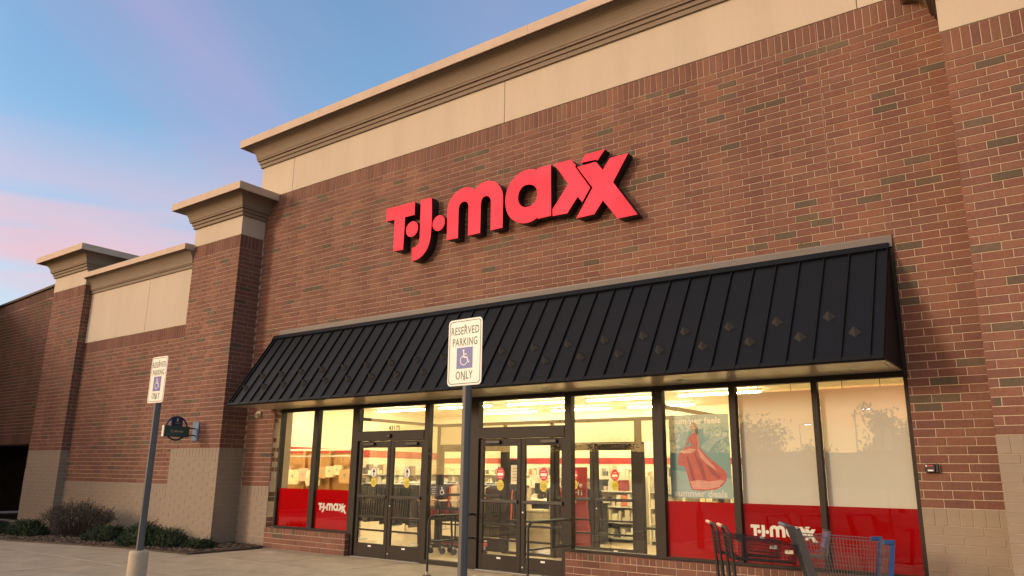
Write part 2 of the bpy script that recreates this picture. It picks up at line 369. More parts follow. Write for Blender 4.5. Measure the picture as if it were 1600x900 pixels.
# ------------------------------------------------------------------ brick laying
def piece_geo(w, h, d=.03, ch=.004, out=.0):
    x, z, c = w/2, h/2, ch
    vs = [(-x,d,-z),(x,d,-z),(x,d,z),(-x,d,z), (-x,c*.8,-z),(x,c*.8,-z),(x,c*.8,z),(-x,c*.8,z), (-x+c,0,-z+c),(x-c,0,-z+c),(x-c,0,z-c),(-x+c,0,z-c)]
    fs = [(8,9,10,11)]
    for i in range(4):
        j = (i+1) % 4; fs += [(i,j,j+4,i+4), (i+4,j+4,j+8,i+8)]
    return vs, fs
PM = {}
def piece_mesh(w, h, m):
    k = (round(w, 3), round(h, 3), m)
    if k not in PM:
        v, f = piece_geo(k[0], k[1]); mb = MB(); mb.add(v, f); PM[k] = mb.mesh('brick', m)
    return PM[k]
def course_pieces(W, z0, z1, ncourse, unit, joint, bond, excl=(), phase=0):
    """running courses between z0 and z1 as (u0,u1,z0,z1)"""
    out = []; ph = (z1-z0)/ncourse
    for i in range(ncourse):
        a, b = z0+i*ph, z0+(i+1)*ph
        spans = [(0, W)]
        for (e0, e1, f0, f1) in excl:
            if b-.02 > f0 and a+.02 < f1:
                ns = []
                for s0, s1 in spans:
                    if e1 <= s0 or e0 >= s1: ns.append((s0, s1)); continue
                    if e0 > s0: ns.append((s0, e0))
                    if e1 < s1: ns.append((e1, s1))
                spans = ns
        off = phase + (bond*unit if i % 2 else 0)
        for s0, s1 in spans:
            k0 = math.floor((s0-off)/unit)
            u = off + k0*unit
            while u < s1 - .02:
                p0, p1 = max(u, s0), min(u+unit, s1)
                if p1-p0 > .035: out.append((p0+joint/2*(p0 > s0+.001), p1-joint/2*(p1 < s1-.001), a+joint/2, b-joint/2))
                u += unit
    return out
def lay(parent, O, rz, pieces, m1, m2, limit=300, name='brick', jit=.0015, mass='brick_courses'):
    """bricks of one wall face: the largest in view as objects, the rest as one mesh"""
    O = Vector(O); u = Vector((math.cos(rz), math.sin(rz), 0)); nrm = Vector((math.sin(rz), -math.cos(rz), 0))
    sc = []
    for p in pieces:
        c = O + u*((p[0]+p[1])/2) + Vector((0, 0, (p[2]+p[3])/2)); q = project(c); a = 0
        if q and -10 < q[0] < 1610 and -10 < q[1] < 910:
            d = (c-CAM); a = abs(d.normalized().dot(nrm))*(p[1]-p[0])*(p[3]-p[2])/d.length_squared
        sc.append((a, c, p))
    sc.sort(key=lambda t: -t[0])
    rr = random.Random(len(pieces)); mb = MB()
    for i, (a, c, p) in enumerate(sc):
        w, h = p[1]-p[0], p[3]-p[2]; c = c + nrm*rr.uniform(-jit, jit); tilt = rr.uniform(-.004, .004)
        if i < limit and a > 0:
            o = bpy.data.objects.new(name, piece_mesh(w, h, m1)); COL.objects.link(o); o.parent = parent; o.location = c; o.rotation_euler = (0, 0, rz+tilt)
        else:
            v, f = piece_geo(w, h); mt = Matrix.Rotation(rz+tilt, 3, 'Z')
            mb.add([mt @ Vector(q) + c for q in v], f)
    if mb.v: tag(mb.build(mass, m2, parent), kind='stuff')
BW, BJ = .3048, .0102
def brick_face(parent, O, rz, W, z0, z1, n, excl=(), solid_top=None, limit=300, phase=0):
    P = course_pieces(W, z0, z1, n, BW, BJ, 1/3, excl, phase)
    lay(parent, O, rz, P, 'brick_single', 'brick_mass', limit)
    if solid_top: lay(parent, O, rz, course_pieces(W, z1, solid_top, 1, .1016, BJ, 0, []), 'soldier_single', 'soldier_mass', limit, mass='soldier_courses', name='soldier_brick')
def tan_face(parent, O, rz, W, z0, z1, soldier=.2, excl=(), limit=300):
    n = round((z1-soldier-z0)/.1016)
    P = course_pieces(W, z0, z1-soldier, n, .4064, .006, .5, excl)
    P += course_pieces(W, z1-soldier, z1, 1, .13, .006, 0, excl)
    lay(parent, O, rz, P, 'tan_block', 'tan_block', limit, name='base_block', mass='base_courses', jit=.001)

# ------------------------------------------------------------------ ground
def structure(o): return tag(o, kind='structure')
structure(box('parking_lot', 'asphalt', None, -900, 900, -1500, 60, -.62, -.125))
SWY = -7.4
structure(box('sidewalk', 'concrete_joint', None, -22, 24, SWY+.15, .05, -.3, -.012))
structure(box('kerb', 'concrete', None, -22, 24, SWY, SWY+.145, -.3, 0, bevel=.012))
sidewalk = bpy.data.objects['sidewalk']
slab = MB().bbox(-.905, .905, -.905, .905, -.14, 0, b=.009).mesh('slab', 'concrete')
for i in range(25):
    for j in range(4):
        x, y = -20.6 + i*1.82, -.96 - j*1.82
        if -6.4 < x < 14 or j > 1: inst('concrete_slab', slab, sidewalk, (x, y, rng.uniform(-.0015, .0015)))
        else: inst('concrete_slab', slab, sidewalk, (x, y, 0))
for i in range(14):
    structure(box('bay_line', 'line_paint', None, -18 + i*2.9, -17.9 + i*2.9, -13.2, -7.8, -.124, -.121))

# ------------------------------------------------------------------ the store building
store = empty('store_building', (6, 0, 0), 'red brick store building with cream parapet, piers and black metal awning', 'building')
YB = -.137; YP = -.759; YW = -.68; YL = -.905
XL, XR = -1.467, 15.2                                         # main wall ends
OPL, OPR, OPT = -.181, 12.315, 2.885                          # storefront opening
ZM, ZT, ZS = 1.231, 7.954, 7.649                              # base top, brick top, soldier bottom
RC = .007                                                     # mortar recess
PXL, PXR = -3.117, -1.186                                     # left pier
QXL, QXR = 13.205, 15.14                                      # right pier
# front wall (mortar body with the opening)
fw = MB()
for a in ((XL, OPL, YB+RC, .35, 0, ZT), (OPR, XR, YB+RC, .35, 0, ZT), (OPL, OPR, YB+RC, .35, OPT, ZT)): fw.box(*a)
front = fw.build('front_wall', 'mortar', store)
W = XR-XL; o0 = XL
ex = [(OPL-o0, OPR-o0, 0, OPT+.02), (-.1, PXR-o0-.005, 0, ZT-.0), (QXL-o0, 99, 0, ZT)]
P = course_pieces(W, ZM, ZS, 63, BW, BJ, 1/3, [(OPL-o0, OPR-o0, 0, OPT), (-.1, PXR-o0, 0, 6.9), (QXL-o0+.01, 99, 0, 9)])
lay(front, (XL, YB, 0), 0, course_pieces(QXL-o0, ZS, ZT, 1, .1016, BJ, 0, []), 'soldier_single', 'soldier_mass', 300, mass='soldier_courses', name='soldier_brick')
lay(front, (XL, YB, 0), 0, P, 'brick_single', 'brick_mass', 300)
tan_face(front, (PXR, YB, 0), 0, OPL-PXR, 0, ZM)
tan_face(front, (OPR, YB, 0), 0, QXL-OPR, 0, ZM)
# brick reveals of the opening
jamb = MB().box(OPL-.05, OPL-RC, YB+RC, .3, 0, OPT).build('door_jamb', 'mortar', store)
lay(jamb, (OPL, YB+.004, 0), R(90), course_pieces(.30, ZM, 2.88, 16, BW, BJ, 1/3, []) + course_pieces(.3, 0, ZM, 12, .4, .006, 0), 'brick_single', 'brick_mass', 60)
# control joints in the brickwork
for x in (6.0, 11.62):
    box('control_joint', 'tan_joint', front, x-.004, x+.004, YB-.003, YB+.02, 4.65, ZT)
# small weep vents above the awning flashing
for k in range(18): box('weep_vent', 'black_plastic', front, .3+k*.64, .308+k*.64, YB-.003, YB+.01, 4.68, 4.73)

def cap_parts(parent, path, zb0, zb1, ztop, ov, inner=.2, copj=None, stucco_back=.0):
    """stepped cornice with a cove, and the coping above it"""
    H = ztop-zb1; hf = H*.27                                   # coping face
    zc = ztop-hf
    pr = [(-.06, zb1), (.055*ov/.44, zb1), (.055*ov/.44, zb1+.125*H), (.085*ov/.44, zb1+.13*H), (.085*ov/.44, zb1+.24*H), (.125*ov/.44, zb1+.245*H), (.125*ov/.44, zb1+.30*H)]
    for k in range(8):
        t = k/7*math.pi/2; pr.append((ov*(.31+.52*(1-math.cos(t))), zb1+.31*H + (zc-.02*H-zb1-.31*H)*math.sin(t)))
    pr += [(ov*.88, zc-.018*H), (ov*.88, zc), (-.06, zc)]
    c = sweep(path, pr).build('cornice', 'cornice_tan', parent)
    cp = [(-.06, zc+.002), (ov*.93, zc+.002), (ov*.94, zc-.012), (ov, zc-.012), (ov, ztop-.006), (ov-.006, ztop), (-inner, ztop+.03), (-inner, zc+.002)]
    segs = [path] if not copj else copj
    for s in segs: sweep(s, cp).build('coping', 'coping', parent)
    return c
# main parapet: stucco panels, cornice, coping
par = MB().box(XL+.012, XR, YB+.03, .30, ZT, 9.45).build('parapet', 'stucco', store)
for a, b in ((XL, -.256), (-.246, 5.995), (6.005, 12.195), (12.205, XR)):
    box('stucco_panel', 'stucco', par, a, b, YB-.012, YB+.025, ZT+.004, 8.83, bevel=.004)
box('stucco_panel', 'stucco', par, XL-.012, XL+.01, YB+.03, 4, ZT-1.5, 8.83, bevel=.004)
box('parapet_return', 'stucco', par, XL+.01, XL+.4, YB+.3, 4, ZT-1.5, 9.4)
js = [XL, 1.05, 4.0, 6.82, 9.75, 12.7, XR]; cj = []
for k in range(6):
    a, b = js[k]+.002*(k > 0), js[k+1]-.002*(k < 5)
    cj.append([(XL, 4.0), (XL, YB), (b, YB)] if k == 0 else [(a, YB), (b, YB)])
cap_parts(par, [(XL, 4.0), (XL, YB), (XR, YB)], ZT, 8.81, 9.50, .435, copj=cj)

def pier(name, x0, x1, yf, yb, zbase, zbrick, zblock, ztop, ov, left=False, right=True, cap_back=None, ncourse=45):
    p = MB().box(x0+RC, x1-RC, yf+RC, yb+.1, 0, zbrick).build(name, 'mortar', store)
    W = x1-x0; zs = zbrick-.305
    brick_face(p, (x0, yf, 0), 0, W, zbase, zs, ncourse, solid_top=zbrick)
    tan_face(p, (x0, yf, 0), 0, W, 0, zbase)
    D = yb-yf
    if right:
        brick_face(p, (x1, yf, 0), R(90), D, zbase, zs, ncourse, solid_top=zbrick, limit=150)
        tan_face(p, (x1, yf, 0), R(90), D, 0, zbase, limit=80)
    if left:
        brick_face(p, (x0, yb, 0), R(-90), D, zbase, zs, ncourse, solid_top=zbrick, limit=0)
        tan_face(p, (x0, yb, 0), R(-90), D, 0, zbase, limit=0)
    cb = yb if cap_back is None else cap_back
    box('cap_block', 'stucco', p, x0-.008, x1+.008, yf-.008, cb, zbrick+.003, zblock+.1, bevel=.004)
    box('cap_core', 'stucco', p, x0+.02, x1-.02, yf+.02, cb, zblock+.1, ztop-.03)
    pth = [(x0, cb), (x0, yf), (x1, yf), (x1, cb)]
    if cap_back is not None: pth = [(x0, cb), (x0, yf), (x1, yf), (x1, cb)]
    cap_parts(p, pth, zbrick, zblock, ztop, ov, inner=.3)
    return p
pier('pier', PXL, PXR, YP, YB, 2.03, 6.90, 7.364, 7.988, .456, left=False)
pier('pier', QXL, QXR, YP, YB, 2.03, 6.90, 7.364, 7.988, .456, left=True)
pier('pier', -10.33, -8.34, YL, YW, 2.03, 6.655, 7.10, 7.712, .45, left=False, cap_back=.75, ncourse=42)
# wing wall between the piers
wing = MB().box(-8.34, PXL+.05, YW+RC, -.2, 0, 6.8).build('wing_wall', 'mortar', store)
WW = PXL+8.34
brick_face(wing, (-8.34, YW, 0), 0, WW, ZM, 4.679, 34, solid_top=4.984)
tan_face(wing, (-8.34, YW, 0), 0, WW, 0, ZM)
for a, b in ((-8.34, -5.162), (-5.152, PXL)):
    box('stucco_panel', 'stucco', wing, a, b, YW-.014, YW+.02, 4.988, 6.43, bevel=.004)
jw = [[(-8.34, YW), (-5.9, YW)], [(-5.896, YW), (PXL, YW)]]
H0 = 6.405; prw = [(-.05, H0), (.05, H0), (.05, H0+.075), (.075, H0+.08), (.075, H0+.105)]
for k in range(8):
    t = k/7*math.pi/2; prw.append((.09+.19*(1-math.cos(t)), H0+.11+.29*math.sin(t)))
prw += [(.29, 6.829), (-.05, 6.829)]
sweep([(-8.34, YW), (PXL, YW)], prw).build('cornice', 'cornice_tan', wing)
for s in jw: sweep(s, [(-.05, 6.83), (.30, 6.83), (.305, 6.818), (.33, 6.818), (.33, 6.957), (.325, 6.963), (-.35, 6.99), (-.35, 6.83)]).build('coping', 'coping', wing)
# roof deck and rear walls so that the store is a closed volume
box('roof', 'flashing', store, -10.3, XR, .4, 20, 5.2, 5.4)
box('rear_wall', 'far_wall', store, -10.3, XR, 19.7, 20, -.1, 5.2)
box('side_wall', 'far_wall', store, XR-.25, XR-.02, .36, 19.7, -.1, 9.3)

# ---- low brick walls under the windows
def low_wall(x0, x1):
    yf = -.165; zt = .405
    p = MB().box(x0+.004, x1-.004, yf+RC, .12, 0, zt-RC).build('low_wall', 'mortar', store)
    P = course_pieces(x1-x0, 0, .303, 3, BW, BJ, .5, []) + course_pieces(x1-x0, .303, zt, 1, .1016, BJ, 0, [])
    lay(p, (x0, yf, 0), 0, P, 'brick_single', 'brick_mass', 200)
    lay(p, (x1, yf, 0), R(90), course_pieces(.28, 0, .303, 3, BW, BJ, .5, []) + course_pieces(.28, .303, zt, 1, .28, BJ, 0, []), 'brick_single', 'brick_mass', 20)
    mb = MB(); k = 0
    while x0 + k*.1016 < x1-.02:
        mb.box(x0+k*.1016+.004, min(x0+(k+1)*.1016, x1)-.005, yf+.004, -.06, zt-RC-.001, zt-.001); k += 1
    tag(mb.build('sill_bricks', 'brick_mass', p), kind='stuff')
low_wall(OPL+.004, 2.335); low_wall(7.325, OPR-.004)

# ---- storefront frame
ZH, ZG0, ZR = 2.798, .446, 1.208
sf = MB().box(OPL+.115, OPR-.006, -.062, .055, ZH, OPT-.004).build('storefront_frame', 'bronze', store)
def mull(x0, x1, z0, z1=ZH, y0=-.06, y1=.052, m='bronze'): return box('mullion', m, sf, x0, x1, y0, y1, z0, z1-.001, bevel=.003)
LW = .407
mull(-.063, 0, LW); mull(1.043, 1.194, LW); mull(2.239, 2.345, LW)
mull(2.346, 2.425, 0, y0=-.066, y1=.06); mull(4.197, 4.31, 0); mull(5.30, 5.49, 0, y0=-.066); mull(7.262, 7.385, 0, y0=-.066)
mull(8.812, 8.977, LW, y0=-.066); mull(10.001, 10.095, LW); mull(11.133, 11.207, LW); mull(12.256, 12.308, LW)
for a, b in ((0, 1.043), (1.194, 2.239), (7.385, 8.812), (8.977, 10.001), (10.095, 11.133), (11.207, 12.256)):
    box('sill_rail', 'bronze', sf, a, b, -.064, .05, LW, ZG0, bevel=.003)
box('sill_rail', 'bronze', sf, 4.31, 5.30, -.06, .05, .004, .075, bevel=.003)
for a, b in ((2.425, 4.197), (5.49, 7.262)):
    box('transom_bar', 'bronze', sf, a, b, -.075, .06, 2.15, 2.335, bevel=.004)
    box('threshold', 'steel', sf, a, b, -.09, .07, .001, .010)
box('door_sensor', 'black_plastic', sf, 3.27, 3.37, -.125, -.076, 2.20, 2.27, bevel=.012)
def pane(parent, x0, x1, z0, z1, y=0, name='pane', m='glass'):
    return MB().add([(x0, y, z0), (x1, y, z0), (x1, y, z1), (x0, y, z1)], [(0, 1, 2, 3)]).build(name, m, parent)
def window(x0, x1, z0, z1, label=None, film=False, screen=False):
    w = pane(store, x0, x1, z0, z1, name='window')
    if label: w['label'] = label
    if film: box('red_film', 'red_film', w, x0+.002, x1-.002, .006, .009, z0, ZR)
    if screen:
        box('white_screen', 'white_screen', w, x0+.004, x1-.004, .05, .056, z0+.01, 2.705)
        for fx in (.28, .72):
            MB().tube([(x0+(x1-x0)*fx, .053, 2.70), (x0+(x1-x0)*fx, .053, ZH)], .004, 6).build('screen_hook', 'black_plastic', w)
    return w
w1 = window(0, 1.043, ZG0, ZH, 'leftmost window with a plain red film along its foot', film=True)
w2 = window(1.194, 2.239, ZG0, ZH, 'window beside the entrance door with lettered red film', film=True)
tr1 = window(2.425, 4.197, 2.336, ZH); sl = window(4.31, 5.30, .075, ZH); tr2 = window(5.49, 7.262, 2.336, ZH)
bigw = window(7.385, 8.812, ZG0, ZH)
wA = window(8.977, 10.001, ZG0, ZH, 'window with a dress poster hung behind it', film=True)
wB = window(10.095, 11.133, ZG0, ZH, 'screened window with lettered red film behind the carts', film=True, screen=True)
wC = window(11.207, 12.256, ZG0, ZH, 'rightmost screened window mirroring the sunset', film=True, screen=True)
text_obj('street_number', '43175', 'sticker_black', tr1, lambda a, b: (3.36+a, -.003, 2.388+b), w=.30, h=.085, bold=.01)

# ---- doors
def disc(name, m, parent, x, z, r, y, rx=None):
    return MB().poly(circle(x, z, rx or r, 24, r), [], lambda a, b: (a, y, b), (0, .002, 0)).build(name, m, parent)
def door_leaf(parent, x0, x1, y=0, kind=None, hinge=-1, name='entrance_door', label=None):
    z0, z1 = .014, 2.144; st = .085; fr = MB()
    f = MB().bbox(x0+.004, x0+st, y-.024, y+.024, z0, z1, b=.004).bbox(x1-st, x1-.004, y-.024, y+.024, z0, z1, b=.004)
    f.bbox(x0+st, x1-st, y-.022, y+.022, 2.02, z1-.001, b=.003).bbox(x0+st, x1-st, y-.022, y+.022, z0+.001, .255, b=.003)
    for z in (.735, .495): f.bbox(x0+st, x1-st, y-.020, y+.020, z-.017, z+.017, b=.003)
    d = f.build(name, 'bronze', parent)
    if label: d['label'] = label
    pane(d, x0+st, x1-st, .255, 2.02, y, name='pane')
    pb = MB().bbox(x0+.05, x1-.05, y-.06, y-.026, 1.085, 1.14, b=.008)
    pb.build('push_bar', 'bronze_dark', d)
    box('closer', 'bronze_dark', d, x0+.16 if hinge < 0 else x1-.46, x0+.46 if hinge < 0 else x1-.16, y-.075, y-.024, 2.06, 2.115, bevel=.006)
    box('kick_label', 'white_vinyl', d, (x0+x1)/2-.04, (x0+x1)/2+.04, y-.0265, y-.0235, .195, .222)
    cx = (x0+x1)/2; yy = y-.006
    if kind == 'in':
        disc('arrow_sticker', 'sticker_black', d, cx, 1.56, .105, yy, .085)
        MB().poly(circle(cx, 1.56, .078, 24, .097), [circle(cx, 1.56, .068, 24, .087)], lambda a, b: (a, yy-.0012, b)).build('arrow_ring', 'white_vinyl', d)
        MB().poly([(cx-.068*.98, 1.56), (cx-.05, 1.62), (cx, 1.645), (cx+.05, 1.62), (cx+.0666, 1.56), (cx+.05, 1.50), (cx, 1.475), (cx-.05, 1.50)], [], lambda a, b: (a, yy-.0012, b)).build('arrow_ground', 'white_vinyl', d)
        MB().poly([(cx-.013, 1.49), (cx+.013, 1.49), (cx+.013, 1.56), (cx+.042, 1.56), (cx, 1.635), (cx-.042, 1.56), (cx-.013, 1.56)], [], lambda a, b: (a, yy-.0022, b)).build('arrow_mark', 'sticker_black', d)
    if kind == 'out':
        disc('no_entry_sticker', 'sticker_red', d, cx, 1.56, .105, yy, .085)
        box('entry_bar', 'white_vinyl', d, cx-.058, cx+.058, yy-.0015, yy-.0005, 1.53, 1.575)
        text_obj('sticker_text', 'DO NOT', 'white_vinyl', d, lambda a, b: (cx+a, yy-.001, 1.608+b), w=.085, h=.024)
        text_obj('sticker_text', 'ENTER', 'white_vinyl', d, lambda a, b: (cx+a, yy-.001, 1.500+b), w=.075, h=.022)
    if kind:
        disc('caution_sticker', 'sticker_yellow', d, cx, 1.375, .088, yy, .072)
        text_obj('sticker_text', 'AUTOMATIC', 'sticker_black', d, lambda a, b: (cx+a, yy-.001, 1.393+b), w=.118, h=.02)
        text_obj('sticker_text', 'CAUTION', 'sticker_black', d, lambda a, b: (cx+a, yy-.001, 1.36+b), w=.11, h=.026, bold=.01)
        text_obj('sticker_text', 'DOOR', 'sticker_black', d, lambda a, b: (cx+a, yy-.001, 1.325+b), w=.06, h=.02)
    for z in (.95, .1) if hinge > 0 else (): 
        MB().tube([(x0+.045, y-.03, z), (x0+.045, y-.022, z)], .014, 10).build('lock', 'steel', d)
    return d
door_leaf(store, 2.428, 3.310, 0, 'in', -1); door_leaf(store, 3.312, 4.194, 0, 'in', 1)
door_leaf(store, 5.493, 6.375, 0, 'out', -1); door_leaf(store, 6.377, 7.259, 0, 'out', 1)
# plates on the sidelight
pl = box('entrance_plate', 'sticker_black', sl, 4.335, 4.53, -.008, -.004, 1.165, 1.345)
for i, s in enumerate(('AUTOMATIC', 'DOOR', 'PUSH TO', 'OPERATE')): text_obj('plate_text', s, 'white_vinyl', pl, lambda a, b, i=i: (4.433+a, -.0095, 1.31-i*.037+b), w=.13 if i == 0 else .09, h=.019)
pl2 = box('access_plate', 'sticker_black', sl, 4.55, 4.725, -.008, -.004, 1.165, 1.345)
def wheelchair(m, parent, to3, s, local=False):
    """access symbol, s = height, centred"""
    mb = MB(); T = .055
    def strip(pts, w=T):
        for (a, b), (c, d) in zip(pts[:-1], pts[1:]):
            L_ = math.hypot(c-a, d-b) or 1; nx, ny = -(d-b)/L_*w/2, (c-a)/L_*w/2; ex_, ey = (c-a)/L_*w*.25, (d-b)/L_*w*.25
            mb.add([to3((a-ex_+nx)*s, (b-ey+ny)*s), to3((a-ex_-nx)*s, (b-ey-ny)*s), to3((c+ex_-nx)*s, (d+ey-ny)*s), to3((c+ex_+nx)*s, (d+ey+ny)*s)], [(0, 1, 2, 3)])
    mb.add([to3(a*s, b*s) for a, b in circle(-.08, .42, .07, 14)], [tuple(range(14))])
    strip([(-.07, .33), (-.05, .02), (.2, .02), (.30, -.30), (.38, -.26)], .075); strip([(-.06, .2), (.16, .2)], .06)
    arc = [(-.05 + .27*math.cos(t), -.16 + .27*math.sin(t)) for t in [R(110+ k*15) for k in range(16)]]
    strip(arc, .06); return mb.build('access_symbol', m, parent, local=local)
wheelchair('white_vinyl', pl2, lambda a, b: (4.637+a, -.0095, 1.25+b), .14)

# ---- awning
AY0, AZ0, AY1, AZ1 = -1.21, 2.876, -.167, 4.478; AX0, AX1 = -.371, 12.278
sd = Vector((0, AY1-AY0, AZ1-AZ0)); SL = sd.length; sd.normalize(); sn = Vector((0, -sd.z, sd.y)).normalized()
aw = MB().add([(AX0+.01, AY0+.03, AZ0+.02), (AX1-.01, AY0+.03, AZ0+.02), (AX1-.01, AY1, AZ1-.03), (AX0+.01, AY1, AZ1-.03), (AX0+.01, AY1, AZ0+.02), (AX1-.01, AY1, AZ0+.02)],
              [(0, 1, 2, 3), (0, 3, 4), (1, 5, 2), (0, 4, 5, 1), (3, 2, 5, 4)]).build('awning', 'black_metal', store)
aw['label'] = 'black standing seam metal awning over the storefront'
def slope(x, s, h=0): return Vector((x, AY0, AZ0)) + sd*s + sn*h
seams = []; x = 12.127
while x > AX0+.03: seams.append(x); x -= .3175
seams = sorted(seams); edges = [AX0] + seams + [AX1]
pm = {}
rot = Matrix((Vector((1, 0, 0)), sd, sn)).transposed().to_euler()
for i in range(len(edges)-1):
    a, b = edges[i], edges[i+1]; w = round(b-a-.004, 3)
    if w not in pm: pm[w] = MB().box(-w/2, w/2, 0, SL-.02, -.012, .0).mesh('panel', 'black_metal')
    o = inst('awning_panel', pm[w], aw, slope((a+b)/2, .0, rng.uniform(-.0015, .0015))); o.rotation_euler = rot
sm = MB().bbox(-.008, .008, .0, SL-.03, -.01, .030, b=.003).mesh('seam', 'black_seam')
for x in seams + [AX0+.012, AX1-.012]:
    o = inst('seam', sm, aw, slope(x, .004)); o.rotation_euler = rot
gm = MB()
gm.add([(-.082, 0, .0), (0, -.07, .0), (.082, 0, .0), (0, .07, .0), (0, .012, .10)], [(0, 1, 4), (1, 2, 4), (2, 3, 4), (3, 0, 4), (3, 2, 1, 0)])
gme = gm.mesh('guard', 'guard_metal')
for i in range(1, len(edges)-1):
    c = (edges[i-1]+edges[i])/2 if i > 0 else 0
    if edges[i]-edges[i-1] < .2: continue
    up = (len(edges)-1-i) % 2 == 0
    o = inst('snow_guard', gme, aw, slope(c-.02, .735 if up else .435, .002)); o.rotation_euler = rot
MB().add([slope(AX0-.006, -.006, .022), slope(AX1+.006, -.006, .022), slope(AX1+.006, .05, .022), slope(AX0-.006, .05, .022), slope(AX0-.006, -.006, -.02), slope(AX1+.006, -.006, -.02), slope(AX1+.006, .05, .016), slope(AX0-.006, .05, .016)],
         [(0, 1, 2, 3), (4, 7, 6, 5), (0, 4, 5, 1), (1, 5, 6, 2), (0, 3, 7, 4)]).build('drip_edge', 'black_seam', aw)
MB().obox(slope((AX0+AX1)/2, SL-.045, .02), ((1, 0, 0), sd, sn), ((AX1-AX0)/2+.005, .05, .024)).build('ridge_cap', 'black_metal', aw)
for x0, x1 in ((AX0-.004, AX0+.004), (AX1-.004, AX1+.004)):
    g = MB(); tri = [(AY0, AZ0), (AY1+.0, AZ1), (YB-.002, AZ1), (YB-.002, AZ0)]
    g.add([(x0, y, z) for y, z in tri] + [(x1, y, z) for y, z in tri], [(0, 1, 2, 3), (7, 6, 5, 4), (0, 4, 5, 1), (1, 5, 6, 2), (2, 6, 7, 3), (3, 7, 4, 0)]); g.build('end_panel', 'black_metal', aw)
box('end_trim', 'black_seam', aw, AX1+.004, AX1+.045, YB-.05, YB-.001, AZ0-.08, AZ1-.05)
n = 4; L4 = (AX1+.03-AX0-.1)/n
for k in range(n):
    a = AX0+.11+k*L4
    sweep([(a+.001, YB), (a+L4-.001, YB)], [(-.004, AZ1-.03), (.06, AZ1-.03), (.045, AZ1+.02), (.016, 4.60), (.016, 4.618), (.004, 4.624), (-.004, 4.624)]).build('flashing', 'flashing', aw)
k = 0; x = AX0+.02
while x < AX1-.02:
    b = min(x+.405, AX1-.008); box('soffit_panel', 'soffit', aw, x+.0015, b-.0015, AY0+.02, -.066, AZ0-.008, AZ0+.008, bevel=.003); x = b+.0001; k += 1
for x, y in ((9.543, -.56), (7.273, -.66), (5.0, -.66), (2.7, -.66)):
    MB().poly(circle(x, y, .10, 28), [circle(x, y, .078, 28)], lambda a, b: (a, b, AZ0-.012), (0, 0, .005)).build('light_rim', 'steel', aw)
    MB().poly(circle(x, y, .078, 24), [], lambda a, b: (a, b, AZ0-.0095), (0, 0, .002)).build('light_lens', 'bronze_dark', aw)

# ------------------------------------------------------------------ illuminated letters
YSIGN = -.345
def smooth_poly(p, corner, it=2):
    """Chaikin rounding except at the listed corner indices"""
    cs = set(corner); pts = [(q, i in cs) for i, q in enumerate(p)]
    for _ in range(it):
        o = []
        for i, (q, c) in enumerate(pts):
            if c: o.append((q, True)); continue
            pr, nx = pts[i-1][0], pts[(i+1) % len(pts)][0]
            o.append(((q[0]*.75+pr[0]*.25, q[1]*.75+pr[1]*.25), False)); o.append(((q[0]*.75+nx[0]*.25, q[1]*.75+nx[1]*.25), False))
        pts = o
    return [q for q, _ in pts]
# outlines of the letters in metres on the wall: (x, z)
LET = [([(3.187, 6.755), (3.966, 6.746), (3.968, 6.479), (3.711, 6.482), (3.697, 5.813), (3.436, 5.824), (3.426, 6.485), (3.178, 6.493)], [])]
LET.append((circle(3.918, 6.193, 0.158, 28), []))
LET.append((smooth_poly([(4.126, 6.746), (4.407, 6.74), (4.427, 6.504), (4.433, 6.139), (4.417, 5.903), (4.357, 5.73), (4.247, 5.614), (4.12, 5.549), (3.956, 5.531), (3.94, 5.801), (4.045, 5.807), (4.114, 5.85), (4.135, 5.932), (4.136, 6.195), (4.128, 6.564)], [0, 1, 8, 9]), []))
LET.append((circle(4.617, 6.183, 0.154, 28), []))
LET.append((smooth_poly([(4.84, 5.808), (4.833, 6.183), (4.83, 6.422), (4.862, 6.545), (4.933, 6.64), (5.041, 6.721), (5.163, 6.76), (5.296, 6.76), (5.418, 6.718), (5.491, 6.672), (5.584, 6.732), (5.689, 6.767), (5.829, 6.768), (5.957, 6.72), (6.049, 6.641), (6.12, 6.53), (6.151, 6.409), (6.149, 6.155), (6.147, 5.81), (5.88, 5.807), (5.88, 6.095), (5.88, 6.362), (5.856, 6.434), (5.79, 6.487), (5.72, 6.492), (5.663, 6.456), (5.637, 6.374), (5.638, 6.105), (5.637, 5.804), (5.358, 5.803), (5.356, 6.083), (5.352, 6.346), (5.344, 6.415), (5.307, 6.466), (5.245, 6.495), (5.173, 6.486), (5.119, 6.438), (5.105, 6.357), (5.108, 6.072), (5.109, 5.8)], [0, 9, 18, 19, 28, 29, 39]), []))
LET.append((smooth_poly([(7.179, 6.756), (7.184, 5.83), (6.913, 5.825), (6.907, 5.857), (6.813, 5.809), (6.708, 5.793), (6.591, 5.802), (6.461, 5.849), (6.351, 5.925), (6.262, 6.036), (6.215, 6.167), (6.201, 6.301), (6.221, 6.448), (6.285, 6.586), (6.383, 6.687), (6.514, 6.761), (6.644, 6.783), (6.763, 6.774), (6.853, 6.743), (6.897, 6.717), (6.906, 6.753)], [0, 1, 2, 3, 19, 20]), [smooth_poly([(6.733, 6.498), (6.829, 6.455), (6.893, 6.367), (6.904, 6.263), (6.873, 6.169), (6.8, 6.102), (6.705, 6.081), (6.62, 6.09), (6.533, 6.148), (6.489, 6.232), (6.479, 6.317), (6.508, 6.414), (6.572, 6.484), (6.647, 6.505)], [])]))
LET.append(([(7.251, 6.747), (7.592, 6.748), (7.682, 6.621), (7.666, 6.602), (7.956, 6.165), (7.802, 5.943), (7.715, 6.059), (7.508, 5.808), (7.218, 5.816), (7.214, 5.936), (7.536, 6.32)], []))
